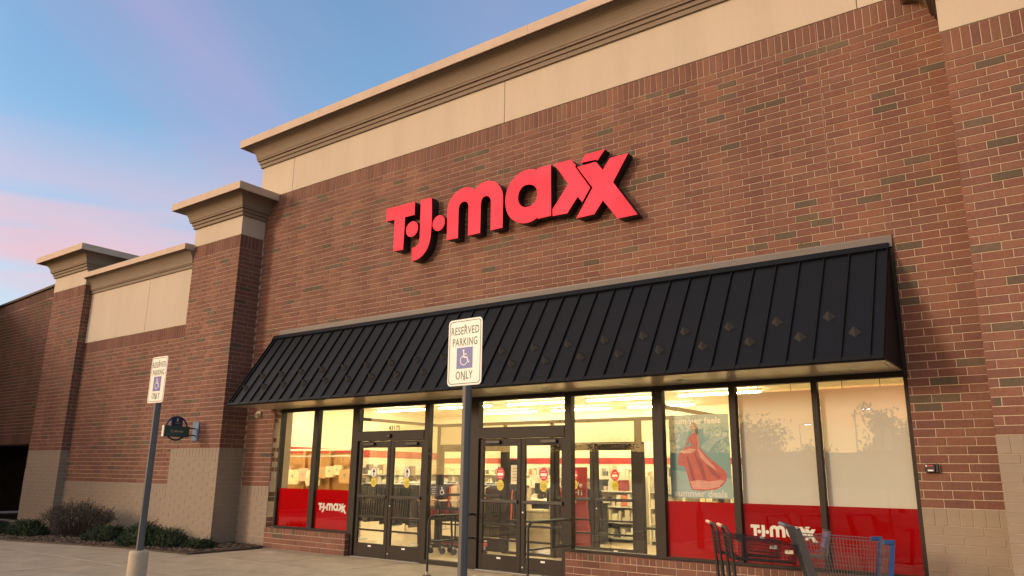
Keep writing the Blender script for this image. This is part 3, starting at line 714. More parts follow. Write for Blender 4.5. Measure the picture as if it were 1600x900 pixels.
LET.append(([(7.71, 6.584), (8.072, 6.593), (8.201, 6.414), (8.335, 6.59), (8.669, 6.595), (8.383, 6.163), (8.805, 5.532), (8.461, 5.53), (8.192, 5.892), (8.03, 5.689), (7.688, 5.684), (8.005, 6.152)], []))
LET.append(([(7.781, 6.646), (7.879, 6.772), (8.245, 6.771), (8.101, 6.609), (8.077, 6.632)], []))
NAMES = ['letter', 'dot', 'letter', 'dot', 'letter', 'letter', 'letter', 'letter', 'accent']
sign = empty('store_sign', (6.5, YB, 5.4), 'lit red channel letters reading T.J.maxx high on the brick wall', 'sign')
for nm, (o, h) in zip(NAMES, LET):
    lt = MB().poly(o, h, lambda a, b: (a, YSIGN+.006, b), (0, YB-.03-YSIGN, 0)).build(nm, 'black_plastic', sign)
    MB().poly(o, h, lambda a, b: (a, YSIGN, b), (0, .004, 0)).build('face', 'red_face', lt)
    cx = sum(p[0] for p in o)/len(o); cz = sum(p[1] for p in o)/len(o)
    for q in (o[0], o[len(o)//2]):
        qx, qz = q[0]*.6+cx*.4, q[1]*.6+cz*.4
    MB().tube([(cx, YB-.03, cz), (cx, YB+.01, cz)], .012, 6).build('stud', 'black_plastic', lt)
allp = [p for o, h in LET for p in o]; lx0, lx1 = min(p[0] for p in allp), max(p[0] for p in allp); lz0, lz1 = min(p[1] for p in allp), max(p[1] for p in allp)
def window_logo(w, x0, x1, zc, y):
    s = (x1-x0)/(lx1-lx0)
    for nm, (o, h) in zip(NAMES, LET):
        f = lambda a, b: (x0+(a-lx0)*s, y, zc+(b-(lz0+lz1)/2)*s)
        MB().poly(o, h, f, (0, .001, 0)).build('window_'+nm, 'white_vinyl', w)
window_logo(w2, 1.30, 2.14, .855, .003); window_logo(wB, 10.19, 11.06, .845, .003)

# ------------------------------------------------------------------ neighbouring building to the left
nb = empty('neighbour_building', (-14, YW, 0), 'shaded brick building with dark coping and low opening at far left', 'building')
x0, x1 = -19.5, -10.325
nw = MB()
nw.add([(x0, YW+RC, 2.25), (x1, YW+RC, 2.25), (x1, YW+RC, 7.0), (x0, YW+RC, 6.56), (x0, .3, 2.25), (x1, .3, 2.25), (x1, .3, 7.0), (x0, .3, 6.56)], [(0, 1, 2, 3), (5, 4, 7, 6), (3, 2, 6, 7), (0, 4, 5, 1), (1, 5, 6, 2), (0, 3, 7, 4)])
nw.box(-10.95, x1, YW+RC, .3, 0, 2.249)
nwall = nw.build('wall', 'tan_joint', nb)
P = []
for p in course_pieces(x1-x0, 2.555, 6.83, 42, BW, BJ, 1/3, []):
    zt = 6.555 + .44*(p[0]/(x1-x0)) - .31
    if min(p[3], zt)-p[2] > .02: P.append((p[0], p[1], p[2], min(p[3], zt)))
P += course_pieces(x1-x0, 2.25, 2.555, 1, .1016, BJ, 0, [])
for i in range(int((x1-x0)/.1016)):
    u = i*.1016; zt = 6.555 + .44*(u/(x1-x0)); P.append((u+.005, u+.097, zt-.30, zt-.005))
P += course_pieces(.625, 1.53, 2.25, 7, BW, BJ, 1/3, [])
P = [(a, b, c, d) if not (c < 2.24) else (a+(-10.95-x0), b+(-10.95-x0), c, d) for a, b, c, d in P]
lay(nwall, (x0, YW, 0), 0, P, 'shaded_brick_single', 'shaded_brick_mass', 300)
tan_face(nwall, (-10.95, YW, 0), 0, .625, 0, 1.53)
MB().add([(x0, YW-.06, 6.56), (x1+.02, YW-.06, 7.0), (x1+.02, YW-.06, 7.07), (x0, YW-.06, 6.63), (x0, .34, 6.56), (x1+.02, .34, 7.0), (x1+.02, .34, 7.07), (x0, .34, 6.63)],
         [(0, 1, 2, 3), (5, 4, 7, 6), (3, 2, 6, 7), (0, 4, 5, 1), (1, 5, 6, 2), (0, 3, 7, 4)]).build('coping', 'black_metal', nb)
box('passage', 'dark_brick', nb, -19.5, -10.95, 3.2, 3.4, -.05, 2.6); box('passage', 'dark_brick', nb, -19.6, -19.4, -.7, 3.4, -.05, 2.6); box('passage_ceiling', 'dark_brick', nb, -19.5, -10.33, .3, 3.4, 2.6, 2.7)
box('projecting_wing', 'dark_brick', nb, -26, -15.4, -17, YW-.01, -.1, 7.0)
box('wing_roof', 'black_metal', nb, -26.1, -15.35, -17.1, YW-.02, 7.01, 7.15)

# ------------------------------------------------------------------ store interior
structure(box('store_floor', 'store_floor', None, -10.2, XR-.3, .06, 19.6, -.1, .0))
structure(box('store_ceiling', 'ceiling_tile', None, -10.2, XR-.3, .36, 19.6, 4.0, 4.1))
iw = box('interior_wall', 'drywall', store, -9.2, -9.0, .36, 18, 0, 4.0)
box('red_band', 'red_paint', iw, -9.0, -8.98, .4, 18, 2.14, 2.42)
bw = box('interior_wall', 'drywall', store, -9.0, XR-.3, 15.0, 15.2, 0, 4.0)
box('red_band', 'red_paint', bw, -8.97, XR-.35, 14.98, 15.0, 1.98, 2.20)
box('interior_wall', 'drywall', store, 12.45, 12.6, .36, 15, 0, 4.0)
box('interior_wall', 'drywall', store, -9.0, OPL-.05, .352, .36, 0, 4.0)
box('ceiling_bulkhead', 'drywall', store, -.3, 12.45, .36, .42, 2.95, 4.0)
# vestibule
ves = MB().box(2.36, 8.88, 2.34, 2.46, 2.56, 2.62).build('vestibule_frame', 'bronze', store)
for a, b in ((2.36, 2.44), (4.2, 4.3), (5.38, 5.47), (7.25, 7.40), (8.79, 8.88)): box('post', 'bronze', ves, a, b, 2.34, 2.46, 0, 2.559, bevel=.004)
box('header', 'drywall', ves, 2.45, 8.78, 2.35, 2.45, 2.17, 2.555)
for a, b in ((2.44, 4.2), (5.47, 7.25)): box('header_bar', 'bronze', ves, a, b, 2.335, 2.465, 2.15, 2.168)
pane(ves, 4.3, 5.38, .05, 2.15, 2.4); pane(ves, 7.4, 8.79, .05, 2.15, 2.4)
for a, b in ((4.3, 5.38), (7.4, 8.79)): box('rail', 'bronze', ves, a, b, 2.36, 2.44, 0, .05); box('rail', 'bronze', ves, a, b, 2.37, 2.43, .62, .66)
for x in (2.36, 8.82):
    box('side_rail', 'bronze', ves, x, x+.06, .06, 2.34, 2.56, 2.62); box('side_rail', 'bronze', ves, x, x+.06, .06, 2.34, 0, .06)
    MB().add([(x+.03, .06, .06), (x+.03, 2.34, .06), (x+.03, 2.34, 2.56), (x+.03, .06, 2.56)], [(0, 1, 2, 3)]).build('pane', 'glass', ves)
for a, k, h in ((2.44, None, -1), (3.321, None, 1), (5.472, 'out', -1), (6.362, 'out', 1)): door_leaf(store, a, a+.878, 2.4, k, h, 'inner_door')
hp = box('hours_poster', 'sticker_black', ves, 4.38, 4.80, 2.33, 2.336, 1.25, 1.85)
box('paper', 'white_vinyl', hp, 4.43, 4.75, 2.324, 2.329, 1.36, 1.74)
for i in range(5): box('print_line', 'goods', hp, 4.47, 4.71, 2.321, 2.3235, 1.42+i*.06, 1.445+i*.06)
box('notice_plate', 'blade_navy', ves, 8.42, 8.74, 2.33, 2.338, 1.35, 1.72)

# ceiling strip lights
ORD = ('leftmost', 'second from left', 'third from left', 'fourth from left', 'fifth from left', 'sixth from left')
LM = MB().bbox(-1.25, 1.25, -.06, .06, -.03, .05, b=.01).mesh('housing', 'shelf_white')
TM = MB().bbox(-1.22, 1.22, -.05, .05, -.075, -.031, b=.012).mesh('tube', 'tube_light')
rows = [(-7.2, 1.2), (-4.0, 1.2), (-.8, 1.2), (5.6, 1.35), (8.8, 1.35), (-7.2, 4.2), (-4.0, 4.2), (-.8, 4.2), (2.4, 4.2), (5.6, 4.2), (8.8, 4.2), (-7.2, 7.4), (-4, 7.4), (-.8, 7.4), (2.4, 7.4), (5.6, 7.4), (8.8, 7.4), (-7.2, 10.8), (-4, 10.8), (-.8, 10.8), (2.4, 10.8), (5.6, 10.8), (-4, 13.6), (-.8, 13.6), (2.4, 13.6)]
RN = {1.2: 'nearest the front windows', 1.35: 'nearest the front windows', 4.2: 'second from the front windows', 7.4: 'third from the front windows', 10.8: 'fourth from the front windows', 13.6: 'nearest the back wall'}
for x, y in rows:
    e = empty('strip_light', (x, y, 3.95), 'lit ceiling strip light, %s in the row %s' % (ORD[sorted(q[0] for q in rows if RN[q[1]] == RN[y]).index(x)], RN[y]), 'light', 'strip lights on the store ceiling')
    inst('housing', LM, e, (0, 0, 0), local=True); inst('tube', TM, e, (0, 0, 0), local=True)

def shelf_unit(name, label, x, y, w, rz=0, h=1.9, levels=5, d=.42, mats=('goods', 'goods_pale', 'goods_pale2', 'goods_dark', 'goods_red'), seed=1, group=None):
    e = empty(name, (x, y, 0), label, 'shelf', group, rz); rr = random.Random(seed)
    box('back_panel', 'shelf_white', e, -w/2, w/2, d/2-.02, d/2, 0, h, local=True)
    for s in (-1, 1): box('upright', 'shelf_white', e, s*w/2-.015, s*w/2+.015, -d/2, d/2-.02, 0, h, local=True)
    g = {m: MB() for m in mats}
    for k in range(levels):
        z = .08 + k*(h-.1)/levels; box('shelf', 'shelf_white', e, -w/2+.016, w/2-.016, -d/2, d/2-.021, z, z+.03, local=True)
        u = -w/2+.03
        while u < w/2-.12:
            ww = rr.uniform(.05, .16); hh = rr.uniform(.10, (h-.1)/levels-.06)
            if rr.random() < .88: g[rr.choices(mats, (4, 5, 4, 2, 1))[0]].box(u, u+ww, -d/2+rr.uniform(.01, .08), d/2-.08, z+.031, z+.031+hh)
            u += ww + rr.uniform(.005, .04)
    for m, mb in g.items():
        if mb.v: tag(mb.build('merchandise', m, e, local=True), kind='stuff')
    return e
k = 0
for i in range(6):
    k += 1; shelf_unit('wall_shelf', 'pale stocked shelf unit on the store back wall, '+ORD[i], -7.4+i*2.1, 14.6, 2.0, 0, 1.9, 5, seed=k, group='stocked shelves on the back wall')
for i in range(5):
    k += 1; shelf_unit('wall_shelf', 'pale stocked shelf on the left inner wall, '+('nearest', 'second nearest', 'third nearest', 'fourth nearest', 'farthest')[i]+' to the windows', -8.7, 4.5+i*2.1, 2.0, R(90), 1.95, 4, seed=k, group='stocked shelves on the left wall')
for i, (x, y) in enumerate(((3.0, 9.5), (5.2, 9.5), (1.0, 9.5), (6.5, 6.6), (4.3, 6.6))):
    k += 1; shelf_unit('gondola_shelf', 'free standing white gondola shelf of small goods, '+('middle of the far row', 'right in the far row', 'left in the far row', 'right in the near row', 'left in the near row')[i], x, y, 2.0, 0, 1.55, 4, seed=k+40, group='gondola shelves on the sales floor')

def clothes_rack(x, y, w, label, group, seed, rz=0, dark=False):
    e = empty('clothes_rack', (x, y, 0), label, 'clothes rack', group, rz); rr = random.Random(seed)
    for s in (-1, 1):
        MB().tube([(s*w/2, 0, 0.02), (s*w/2, 0, 1.3)], .016, 8).build('upright', 'steel', e, local=True)
        MB().tube([(s*w/2, -.25, .02), (s*w/2, .25, .02)], .016, 8).build('foot', 'steel', e, local=True)
    MB().tube([(-w/2, 0, 1.3), (w/2, 0, 1.3)], .014, 8).build('rail', 'steel', e, local=True)
    u = -w/2+.06
    while u < w/2-.05:
        m = 'dark_cloth' if dark else rr.choice(['dark_cloth', 'dark_cloth', 'goods_red', 'goods', 'dark_cloth']); hh = rr.uniform(.65, .85); mb = MB()
        mb.add([(u, -.2, 1.22), (u, .2, 1.22), (u+.01, .25, 1.22-hh), (u+.01, -.25, 1.22-hh), (u+.035, -.2, 1.22), (u+.035, .2, 1.22), (u+.05, .26, 1.22-hh), (u+.05, -.26, 1.22-hh), (u+.017, 0, 1.29)],
               [(0, 3, 2, 1), (4, 5, 6, 7), (0, 4, 7, 3), (1, 2, 6, 5), (3, 7, 6, 2), (0, 1, 8), (5, 4, 8), (4, 0, 8), (1, 5, 8)])
        mb.build('garment', m, e, local=True); u += rr.uniform(.06, .085)
clothes_rack(.2, 4.6, 1.8, 'dark clothes rack seen through the left entrance doors', None, 3)
clothes_rack(-1.9, 6.4, 1.8, 'clothes rack behind the handbag display', None, 4, R(10))
clothes_rack(2.6, 4.4, 1.5, 'dark clothes rack seen through the sidelight', None, 5)

clothes_rack(.75, 2.55, 1.9, 'long rack of black clothes just behind the entrance doors', None, 12, dark=True)
clothes_rack(4.9, 4.0, 1.3, 'clothes rack right behind the inner exit doors', None, 6, R(70))
clothes_rack(-4.6, 5.6, 2.0, 'clothes rack nearest the left inner wall', None, 7, R(-8))
clothes_rack(-.4, 8.0, 1.8, 'clothes rack in the middle of the sales floor', None, 8)
clothes_rack(-3.4, 9.0, 1.8, 'clothes rack in front of the back wall shelves at left', None, 9, R(6))
for i_, (x_, y_, l_) in enumerate(((7.9, 4.6, 'white promotional table of folded goods behind the big window'), (1.0, 6.6, 'white promotional table of folded goods beyond the entrance'))):
    tb = empty('display_table', (x_, y_, 0), l_, 'table', 'display tables'); rr_ = random.Random(60+i_)
    box('top', 'shelf_white', tb, -.7, .7, -.4, .4, .78, .82, bevel=.006, local=True)
    for sx in (-1, 1):
        for sy in (-1, 1): box('leg', 'shelf_white', tb, sx*.64-.03, sx*.64+.03, sy*.34-.03, sy*.34+.03, 0, .779, local=True)
    g_ = MB()
    for a_ in range(5):
        for b_ in range(2):
            for c_ in range(rr_.randint(2, 6)): g_.box(-.64+a_*.26, -.42+a_*.26, -.34+b_*.36, -.04+b_*.36, .822+c_*.03, .848+c_*.03)
    tag(g_.build('folded_goods', 'goods', tb, local=True), kind='stuff')
for i_, (x_, t_) in enumerate(((-5.5, 'HOME'), (-1.2, 'BEAUTY'), (2.6, 'SHOES'))):
    hs = empty('hanging_sign', (x_, 13.2, 2.7), ('left', 'middle', 'right')[i_]+' red department sign hanging over the back shelves', 'sign', 'department signs')
    box('board', 'red_paint', hs, -.6, .6, -.02, .02, 0, .34, bevel=.004, local=True)
    text_obj('lettering', t_, 'white_vinyl', hs, lambda a, b: (a, -.023, .17+b), h=.15, local=True)
    for sx in (-.5, .5): MB().tube([(sx, 0, .34), (sx, 0, 1.3)], .006, 5).build('cable', 'steel', hs, local=True)

# handbag display behind the left windows
hb = empty('handbag_display', (-2.6, 3.3, 0), 'wooden wall display of hanging handbags behind the left windows', 'display')
box('back_panel', 'wood', hb, -4.4, -1.15, 3.36, 3.42, 0, 2.05, bevel=.004)
for x in (-4.4, -3.35, -2.3, -1.25): box('post', 'wood', hb, x-.04, x+.06, 3.26, 3.355, 0, 2.10, bevel=.006)
box('top_shelf', 'shelf_white', hb, -4.42, -1.12, 3.25, 3.42, 2.105, 2.16, bevel=.006)
MB().tube([(-4.35, 3.12, 1.96), (-1.2, 3.12, 1.96)], .012, 8).build('rail', 'steel', hb)
for x in (-4.3, -2.75, -1.25): MB().tube([(x, 3.12, 1.96), (x, 3.3, 1.96)], .01, 6).build('rail_bracket', 'steel', hb)
def handbag(x, m, s, label):
    e = empty('handbag', (x, 3.12, 1.95), label, 'handbag', 'handbags on the wooden display')
    mb = MB(); w, h, d = .15*s, .22*s, .05*s; n = 10; prof = [(.82, 0), (1, -.15), (1.05, -.6), (1, -.85), (.85, -1)]
    vs = []; fs = []
    for (a, zz) in prof:
        for kk in range(n):
            t = 2*math.pi*kk/n; vs.append((w*a*math.copysign(abs(math.cos(t))**.6, math.cos(t)), d*(.7+.3*a)*math.copysign(abs(math.sin(t))**.6, math.sin(t)), -.2*s+zz*h))
    for i in range(len(prof)-1):
        for kk in range(n): fs.append((i*n+kk, (i+1)*n+kk, (i+1)*n+(kk+1) % n, i*n+(kk+1) % n))
    fs += [tuple(range(n)), tuple(range(len(prof)*n-1, (len(prof)-1)*n-1, -1))]
    mb.add(vs, fs).build('body', m, e, local=True, smooth=True)
    MB().tube([(w*.75*math.cos(t), 0, -.2*s+.2*s*math.sin(t)) for t in [math.pi*q/10 for q in range(11)]], .008, 6).build('strap', 'bag_tan', e, local=True)
    MB().box(-.02*s, .02*s, -d-.012, -d+.004, -.32*s, -.27*s).build('clasp', 'steel', e, local=True)
bags = [(-4.15, 'bag_cream', 1.0, 'cream handbag at the left end of the wooden display'), (-3.82, 'bag_pink', .9, 'small pink handbag near the left end of the display'), (-3.5, 'bag_cream', 1.25, 'large cream handbag left of the display centre'),
        (-3.1, 'bag_pink', 1.1, 'pink handbag left of the display centre'), (-2.72, 'bag_cream', 1.3, 'largest cream handbag at the display centre'), (-2.35, 'bag_tan', .95, 'tan handbag right of the display centre'),
        (-2.05, 'bag_cream', .9, 'small cream handbag right of the display centre'), (-1.75, 'bag_cream', .8, 'smallest cream handbag towards the right end'), (-1.42, 'bag_tan', 1.15, 'tan handbag at the right end of the display')]
for b in bags: handbag(b[0], b[1], b[2]*1.4, b[3])

# red standee, bin and checkout counter seen through the exit doors
st = empty('standee', (5.25, 3.6, 0), 'tall red welcome standee behind the exit doors', 'standee')
MB().poly([(4.95, .03), (5.62, .03), (5.5, .5), (5.45, .9), (5.45, 1.72), (5.0, 1.72), (5.0, .9), (4.98, .5)], [], lambda a, b: (a, 3.6, b), (0, .05, 0)).build('board', 'red_paint', st)
box('base', 'bronze_dark', st, 4.95, 5.6, 3.5, 3.75, 0, .03)
for i, s in enumerate(('We', 'Hiring')): text_obj('lettering', s if i == 0 else 'Hi', 'white_vinyl', st, lambda a, b, i=i: (5.22+a, 3.597, 1.36-i*.16+b), w=.26, h=.11)
box('print_block', 'goods_pale', st, 5.08, 5.2, 3.593, 3.598, .98, 1.1)
bn = empty('litter_bin', (4.6, 3.1, 0), 'beige square bin behind the left exit door', 'bin')
box('body', 'bin_beige', bn, 4.4, 4.85, 2.9, 3.3, .02, .78, bevel=.015); box('lid', 'bin_beige', bn, 4.385, 4.865, 2.885, 3.315, .785, .85, bevel=.02)
ct = empty('checkout_counter', (3.6, 6.0, 0), 'dark checkout counter with pale top beyond the inner doors', 'counter')
box('body', 'bronze_dark', ct, 1.2, 4.6, 5.4, 6.0, 0, .92, bevel=.01); box('top', 'shelf_white', ct, 1.15, 4.65, 5.34, 6.05, .925, .97, bevel=.01)
for i in range(3):
    e = empty('till', (1.8+i*1.05, 5.7, .97), ('left', 'middle', 'right')[i]+' dark till screen standing on the checkout counter', 'till', 'tills on the checkout counter')
    box('screen', 'black_plastic', e, -.16, .16, -.02, .02, .12, .38, bevel=.008, local=True); box('stand', 'black_plastic', e, -.05, .05, -.06, .06, 0, .119, bevel=.008, local=True)

# dress poster behind window A
po = empty('dress_poster', (9.45, .12, 1.25), 'teal summer poster of a person in a red gown behind glass', 'poster')
PX0, PX1, PZ0, PZ1 = 8.995, 9.915, 1.255, 2.437
box('sheet', 'poster_teal', po, PX0, PX1, .12, .124, PZ0, PZ1)
def p3(dy): return lambda a, b: (PX0+a*(PX1-PX0), .12-dy, PZ1-b*(PZ1-PZ0))
def pn(pts): return [((a-25)/505, (b-150)/690) for a, b in pts]
for nm, m, pts, dy in [
    ('backdrop', 'poster_teal_light', [(40,610),(530,680),(545,835),(48,835)], .001),
    ('backdrop', 'poster_teal_light', [(290,420),(400,320),(515,300),(515,345),(420,380),(350,470)], .001),
    ('backdrop', 'poster_teal_light', [(30,160),(210,155),(215,250),(150,420),(60,440),(35,330)], .001),
    ('gown', 'poster_red', [(222,405),(272,395),(292,440),(345,500),(420,562),(470,605),(497,640),(492,690),(455,738),(400,768),(300,780),(205,775),(190,740),(172,660),(150,582),(92,572),(96,500),(115,455),(165,428)], .002),
    ('bodice', 'poster_red', [(232,300),(262,296),(276,330),(278,372),(268,405),(222,408),(205,390),(206,345),(216,318)], .0025),
    ('sleeve', 'poster_red', [(216,320),(206,350),(180,408),(172,400),(186,352),(204,322)], .0025),
    ('gown_fold', 'poster_pink', [(262,418),(290,460),(345,525),(425,615),(395,600),(330,555),(285,505)], .003),
    ('gown_fold', 'poster_dark_red', [(230,470),(245,468),(300,560),(330,690),(300,690),(270,580)], .003),
    ('gown_fold', 'poster_dark_red', [(165,500),(180,495),(215,600),(235,700),(212,700),(185,590)], .003),
    ('gown_fold', 'poster_dark_red', [(330,560),(400,620),(450,670),(420,680),(370,640)], .003),
    ('gown_fold', 'poster_pink', [(190,705),(260,692),(350,704),(440,690),(475,694),(430,745),(330,768),(212,766)], .003),
    ('gown_fold', 'poster_pink', [(115,455),(200,432),(255,440),(215,468),(150,476)], .003),
    ('arm', 'skin_print', [(268,312),(282,345),(284,390),(272,455),(262,452),(270,392),(262,345)], .0035),
    ('arm', 'skin_print', [(182,400),(172,396),(140,430),(118,462),(126,466),(150,440)], .0035),
    ('neck', 'skin_print', [(230,278),(246,278),(252,302),(232,304)], .003),
    ('face', 'skin_print', [(216,240),(228,226),(246,230),(250,258),(240,284),(226,284),(216,264)], .0035),
    ('hair', 'hair_print', [(222,226),(238,214),(258,222),(272,255),(276,305),(262,318),(252,296),(252,260),(246,236),(230,232)], .004)]:
    MB().poly(pn(pts), [], p3(dy)).build(nm, m, po)
text_obj('lettering', 'summer feels', 'poster_text', po, lambda a, b: (9.43+a, .1165, 2.35+b), w=.74, h=.095, bold=.035)
text_obj('lettering', 'summer deals', 'poster_text', po, lambda a, b: (9.45+a, .1145, 1.32+b), w=.80, h=.10, bold=.035)
for x in (9.15, 9.75): MB().tube([(x, .122, PZ1), (x, .122, 2.95)], .002, 5).build('wire', 'steel', po)

# ------------------------------------------------------------------ objects outside
def parking_sign(x, y, label, base=None, bollard_top=.81, ztop=2.64, lean=0):
    e = empty('parking_sign', (x, y, 0), label, 'parking sign', 'reserved parking signs along the kerb')
    e.rotation_euler = (0, lean, R(-1.5))
    mb = MB(); c = .03; pts = []
    w, z0, z1 = .1525, ztop-.457, ztop
    for cx, cz, a0 in ((w-c, z1-c, 0), (-w+c, z1-c, 90), (-w+c, z0+c, 180), (w-c, z0+c, 270)):
        pts += [(cx+c*math.cos(R(a0+k*18)), cz+c*math.sin(R(a0+k*18))) for k in range(6)]
    pf = MB().poly(pts, [], lambda a, b: (a, -.033, b), (0, .003, 0)).build('plate', 'sign_white', e, local=True)
    def inset(d): 
        s = []; cc = c-d*.6
        for cx, cz, a0 in ((w-d-cc, z1-d-cc, 0), (-w+d+cc, z1-d-cc, 90), (-w+d+cc, z0+d+cc, 180), (w-d-cc, z0+d+cc, 270)):
            s += [(cx+cc*math.cos(R(a0+k*18)), cz+cc*math.sin(R(a0+k*18))) for k in range(6)]
        return s
    MB().poly(inset(.011), [inset(.0165)], lambda a, b: (a, -.0338, b)).build('border', 'sign_green', pf, local=True)
    T = lambda dz: (lambda a, b: (a, -.0340, ztop-dz+b))
    text_obj('lettering', 'RESERVED', 'sign_green', pf, T(.080), w=.252, h=.056, bold=.012, local=True, spacing=1.1)
    text_obj('lettering', 'PARKING', 'sign_green', pf, T(.158), w=.222, h=.056, bold=.012, local=True, spacing=1.1)
    text_obj('lettering', 'ONLY', 'sign_green', pf, T(.387), w=.152, h=.056, bold=.012, local=True, spacing=1.1)
    MB().add([(-.072, -.0340, ztop-.342), (.072, -.0340, ztop-.342), (.072, -.0340, ztop-.198), (-.072, -.0340, ztop-.198)], [(0, 1, 2, 3)]).build('symbol_panel', 'sign_blue', pf, local=True)
    wheelchair('white_vinyl', pf, lambda a, b: (a, -.0346, ztop-.268+b), .115, local=True)
    for dz in (.045, .415): MB().tube([(0, -.038, ztop-dz), (0, -.032, ztop-dz)], .007, 8).build('bolt', 'galv', pf, local=True)
    # rolled channel post: web to the front, two flanges, lips
    ps = MB(); zb = .0; zt = ztop-.03
    ps.box(-.013, .013, -.029, -.025, zb, zt).box(-.016, -.012, -.0255, .026, zb, zt).box(.012, .016, -.0255, .026, zb, zt).box(.016, .021, .022, .026, zb, zt).box(-.021, -.016, .022, .026, zb, zt)
    ps.build('post', 'post_blue', e, local=True)
    if bollard_top:
        n = 20; r = .088; rings = [(0, r), (bollard_top-.03, r), (bollard_top-.012, r*.95), (bollard_top, r*.8)]
        b = MB(); vs = [(rr_*math.cos(2*math.pi*k/n), rr_*math.sin(2*math.pi*k/n), z) for z, rr_ in rings for k in range(n)]
        fs = [(i*n+k, i*n+(k+1) % n, (i+1)*n+(k+1) % n, (i+1)*n+k) for i in range(3) for k in range(n)] + [tuple(range(3*n, 4*n))]
        b.add(vs, fs).build('bollard_base', 'bollard', e, local=True, smooth=True)
    return e
parking_sign(6.67, -6.57, 'farther reserved parking sign on a post set in a concrete bollard', ztop=2.645, lean=R(.35))
parking_sign(10.665, -6.60, 'nearer reserved parking sign standing in front of the awning', ztop=2.585, bollard_top=.5)

# projecting directory sign on the left pier
bs = empty('blade_sign', (-2.15, YP, 2.2), 'small round blue and green hanging sign on the brick pier', 'sign')
X = -2.15
box('wall_plate', 'plate_blue', bs, X-.12, X+.12, YP-.03, YP+.002, 2.19, 2.61, bevel=.008)
for z in (2.31, 2.46): MB().tube([(X, YP-.02, z), (X, -.95, z)], .014, 8).build('arm', 'bronze_dark', bs)
box('name_board', 'blade_green', bs, X-.04, X+.04, -1.54, -.95, 2.262, 2.50, bevel=.004)
box('board_edge', 'shelf_white', bs, X-.041, X+.035, -1.553, -1.541, 2.262, 2.50)
MB().tube([(X, -1.245+.25*math.cos(t), 2.445+.25*math.sin(t)) for t in [2*math.pi*k/40 for k in range(41)]], .02, 8, caps=False).build('ring', 'blade_navy', bs)
box('emblem_tab', 'blade_navy', bs, X-.02, X+.02, -1.38, -1.12, 2.502, 2.688)
text_obj('lettering', 'TJ MAXX', 'gold_letter', bs, lambda a, b: (X+.0415, -1.245+a, 2.375+b), w=.30, h=.055, bold=.01)
MB().poly([(-1.245, 2.59), (-1.228, 2.60), (-1.225, 2.645), (-1.247, 2.672), (-1.268, 2.645), (-1.262, 2.60)], [], lambda a, b: (X+.0215, a, b)).build('emblem', 'gold_letter', bs)
MB().poly([(-1.30, 2.555), (-1.19, 2.555), (-1.19, 2.562), (-1.30, 2.562)], [], lambda a, b: (X+.0215, a, b)).build('emblem_line', 'gold_letter', bs)

# wall camera beside the awning and access box on the right
wc = empty('wall_camera', (-.72, YB, 2.72), 'small beige security camera on the brick beside the awning', 'camera')
box('mount', 'bin_beige', wc, -.79, -.65, YB-.05, YB+.001, 2.70, 2.84, bevel=.01)
MB().tube([(-.72, YB-.05, 2.76), (-.72, YB-.10, 2.755)], [.05, .045], 14).build('housing', 'bin_beige', wc); MB().tube([(-.72, YB-.10, 2.755), (-.72, YB-.106, 2.755)], .03, 12).build('lens', 'black_plastic', wc)
ab = empty('alarm_box', (12.46, YB, 1.63), 'small black alarm box with red and white marks on brick', 'alarm box')
box('case', 'black_plastic', ab, 12.405, 12.515, YB-.055, YB+.001, 1.635, 1.735, bevel=.008)
box('side_cover', 'black_plastic', ab, 12.517, 12.55, YB-.05, YB+.001, 1.632, 1.738, bevel=.006)
box('red_mark', 'sticker_red', ab, 12.435, 12.49, YB-.0575, YB-.0545, 1.708, 1.722); box('white_mark', 'white_vinyl', ab, 12.434, 12.492, YB-.0575, YB-.0545, 1.652, 1.668); box('white_mark', 'white_vinyl', ab, 12.415, 12.426, YB-.0575, YB-.0545, 1.70, 1.725)

# handrails
def handrail(x, label):
    e = empty('handrail', (x, -1.2, 0), label, 'handrail', 'handrails at the exit doors'); zt = .885; r = .12
    arc = [(x, -1.2+r-r*math.cos(t), zt-r+r*math.sin(t)) for t in [math.pi/2*k/6 for k in range(7)]]
    MB().tube([(x, -1.2, .0)] + arc + [(x, -.068, zt)], .019, 10).build('top_rail', 'black_plastic', e, smooth=True)
    MB().tube([(x, -1.2, .50), (x, -.068, .50)], .015, 8).build('lower_rail', 'black_plastic', e)
    MB().tube([(x, -.55, .50), (x, -.55, zt)], .014, 8).build('baluster', 'black_plastic', e)
    box('foot_plate', 'black_plastic', e, x-.05, x+.05, -1.25, -1.15, .001, .012)
    MB().tube([(x, -1.2, .012), (x, -1.2, .06)], .028, 10).build('collar', 'steel', e)
handrail(5.43, 'thin black handrail left of the exit doors, behind the near sign post'); handrail(7.36, 'thin black handrail right of the exit doors')

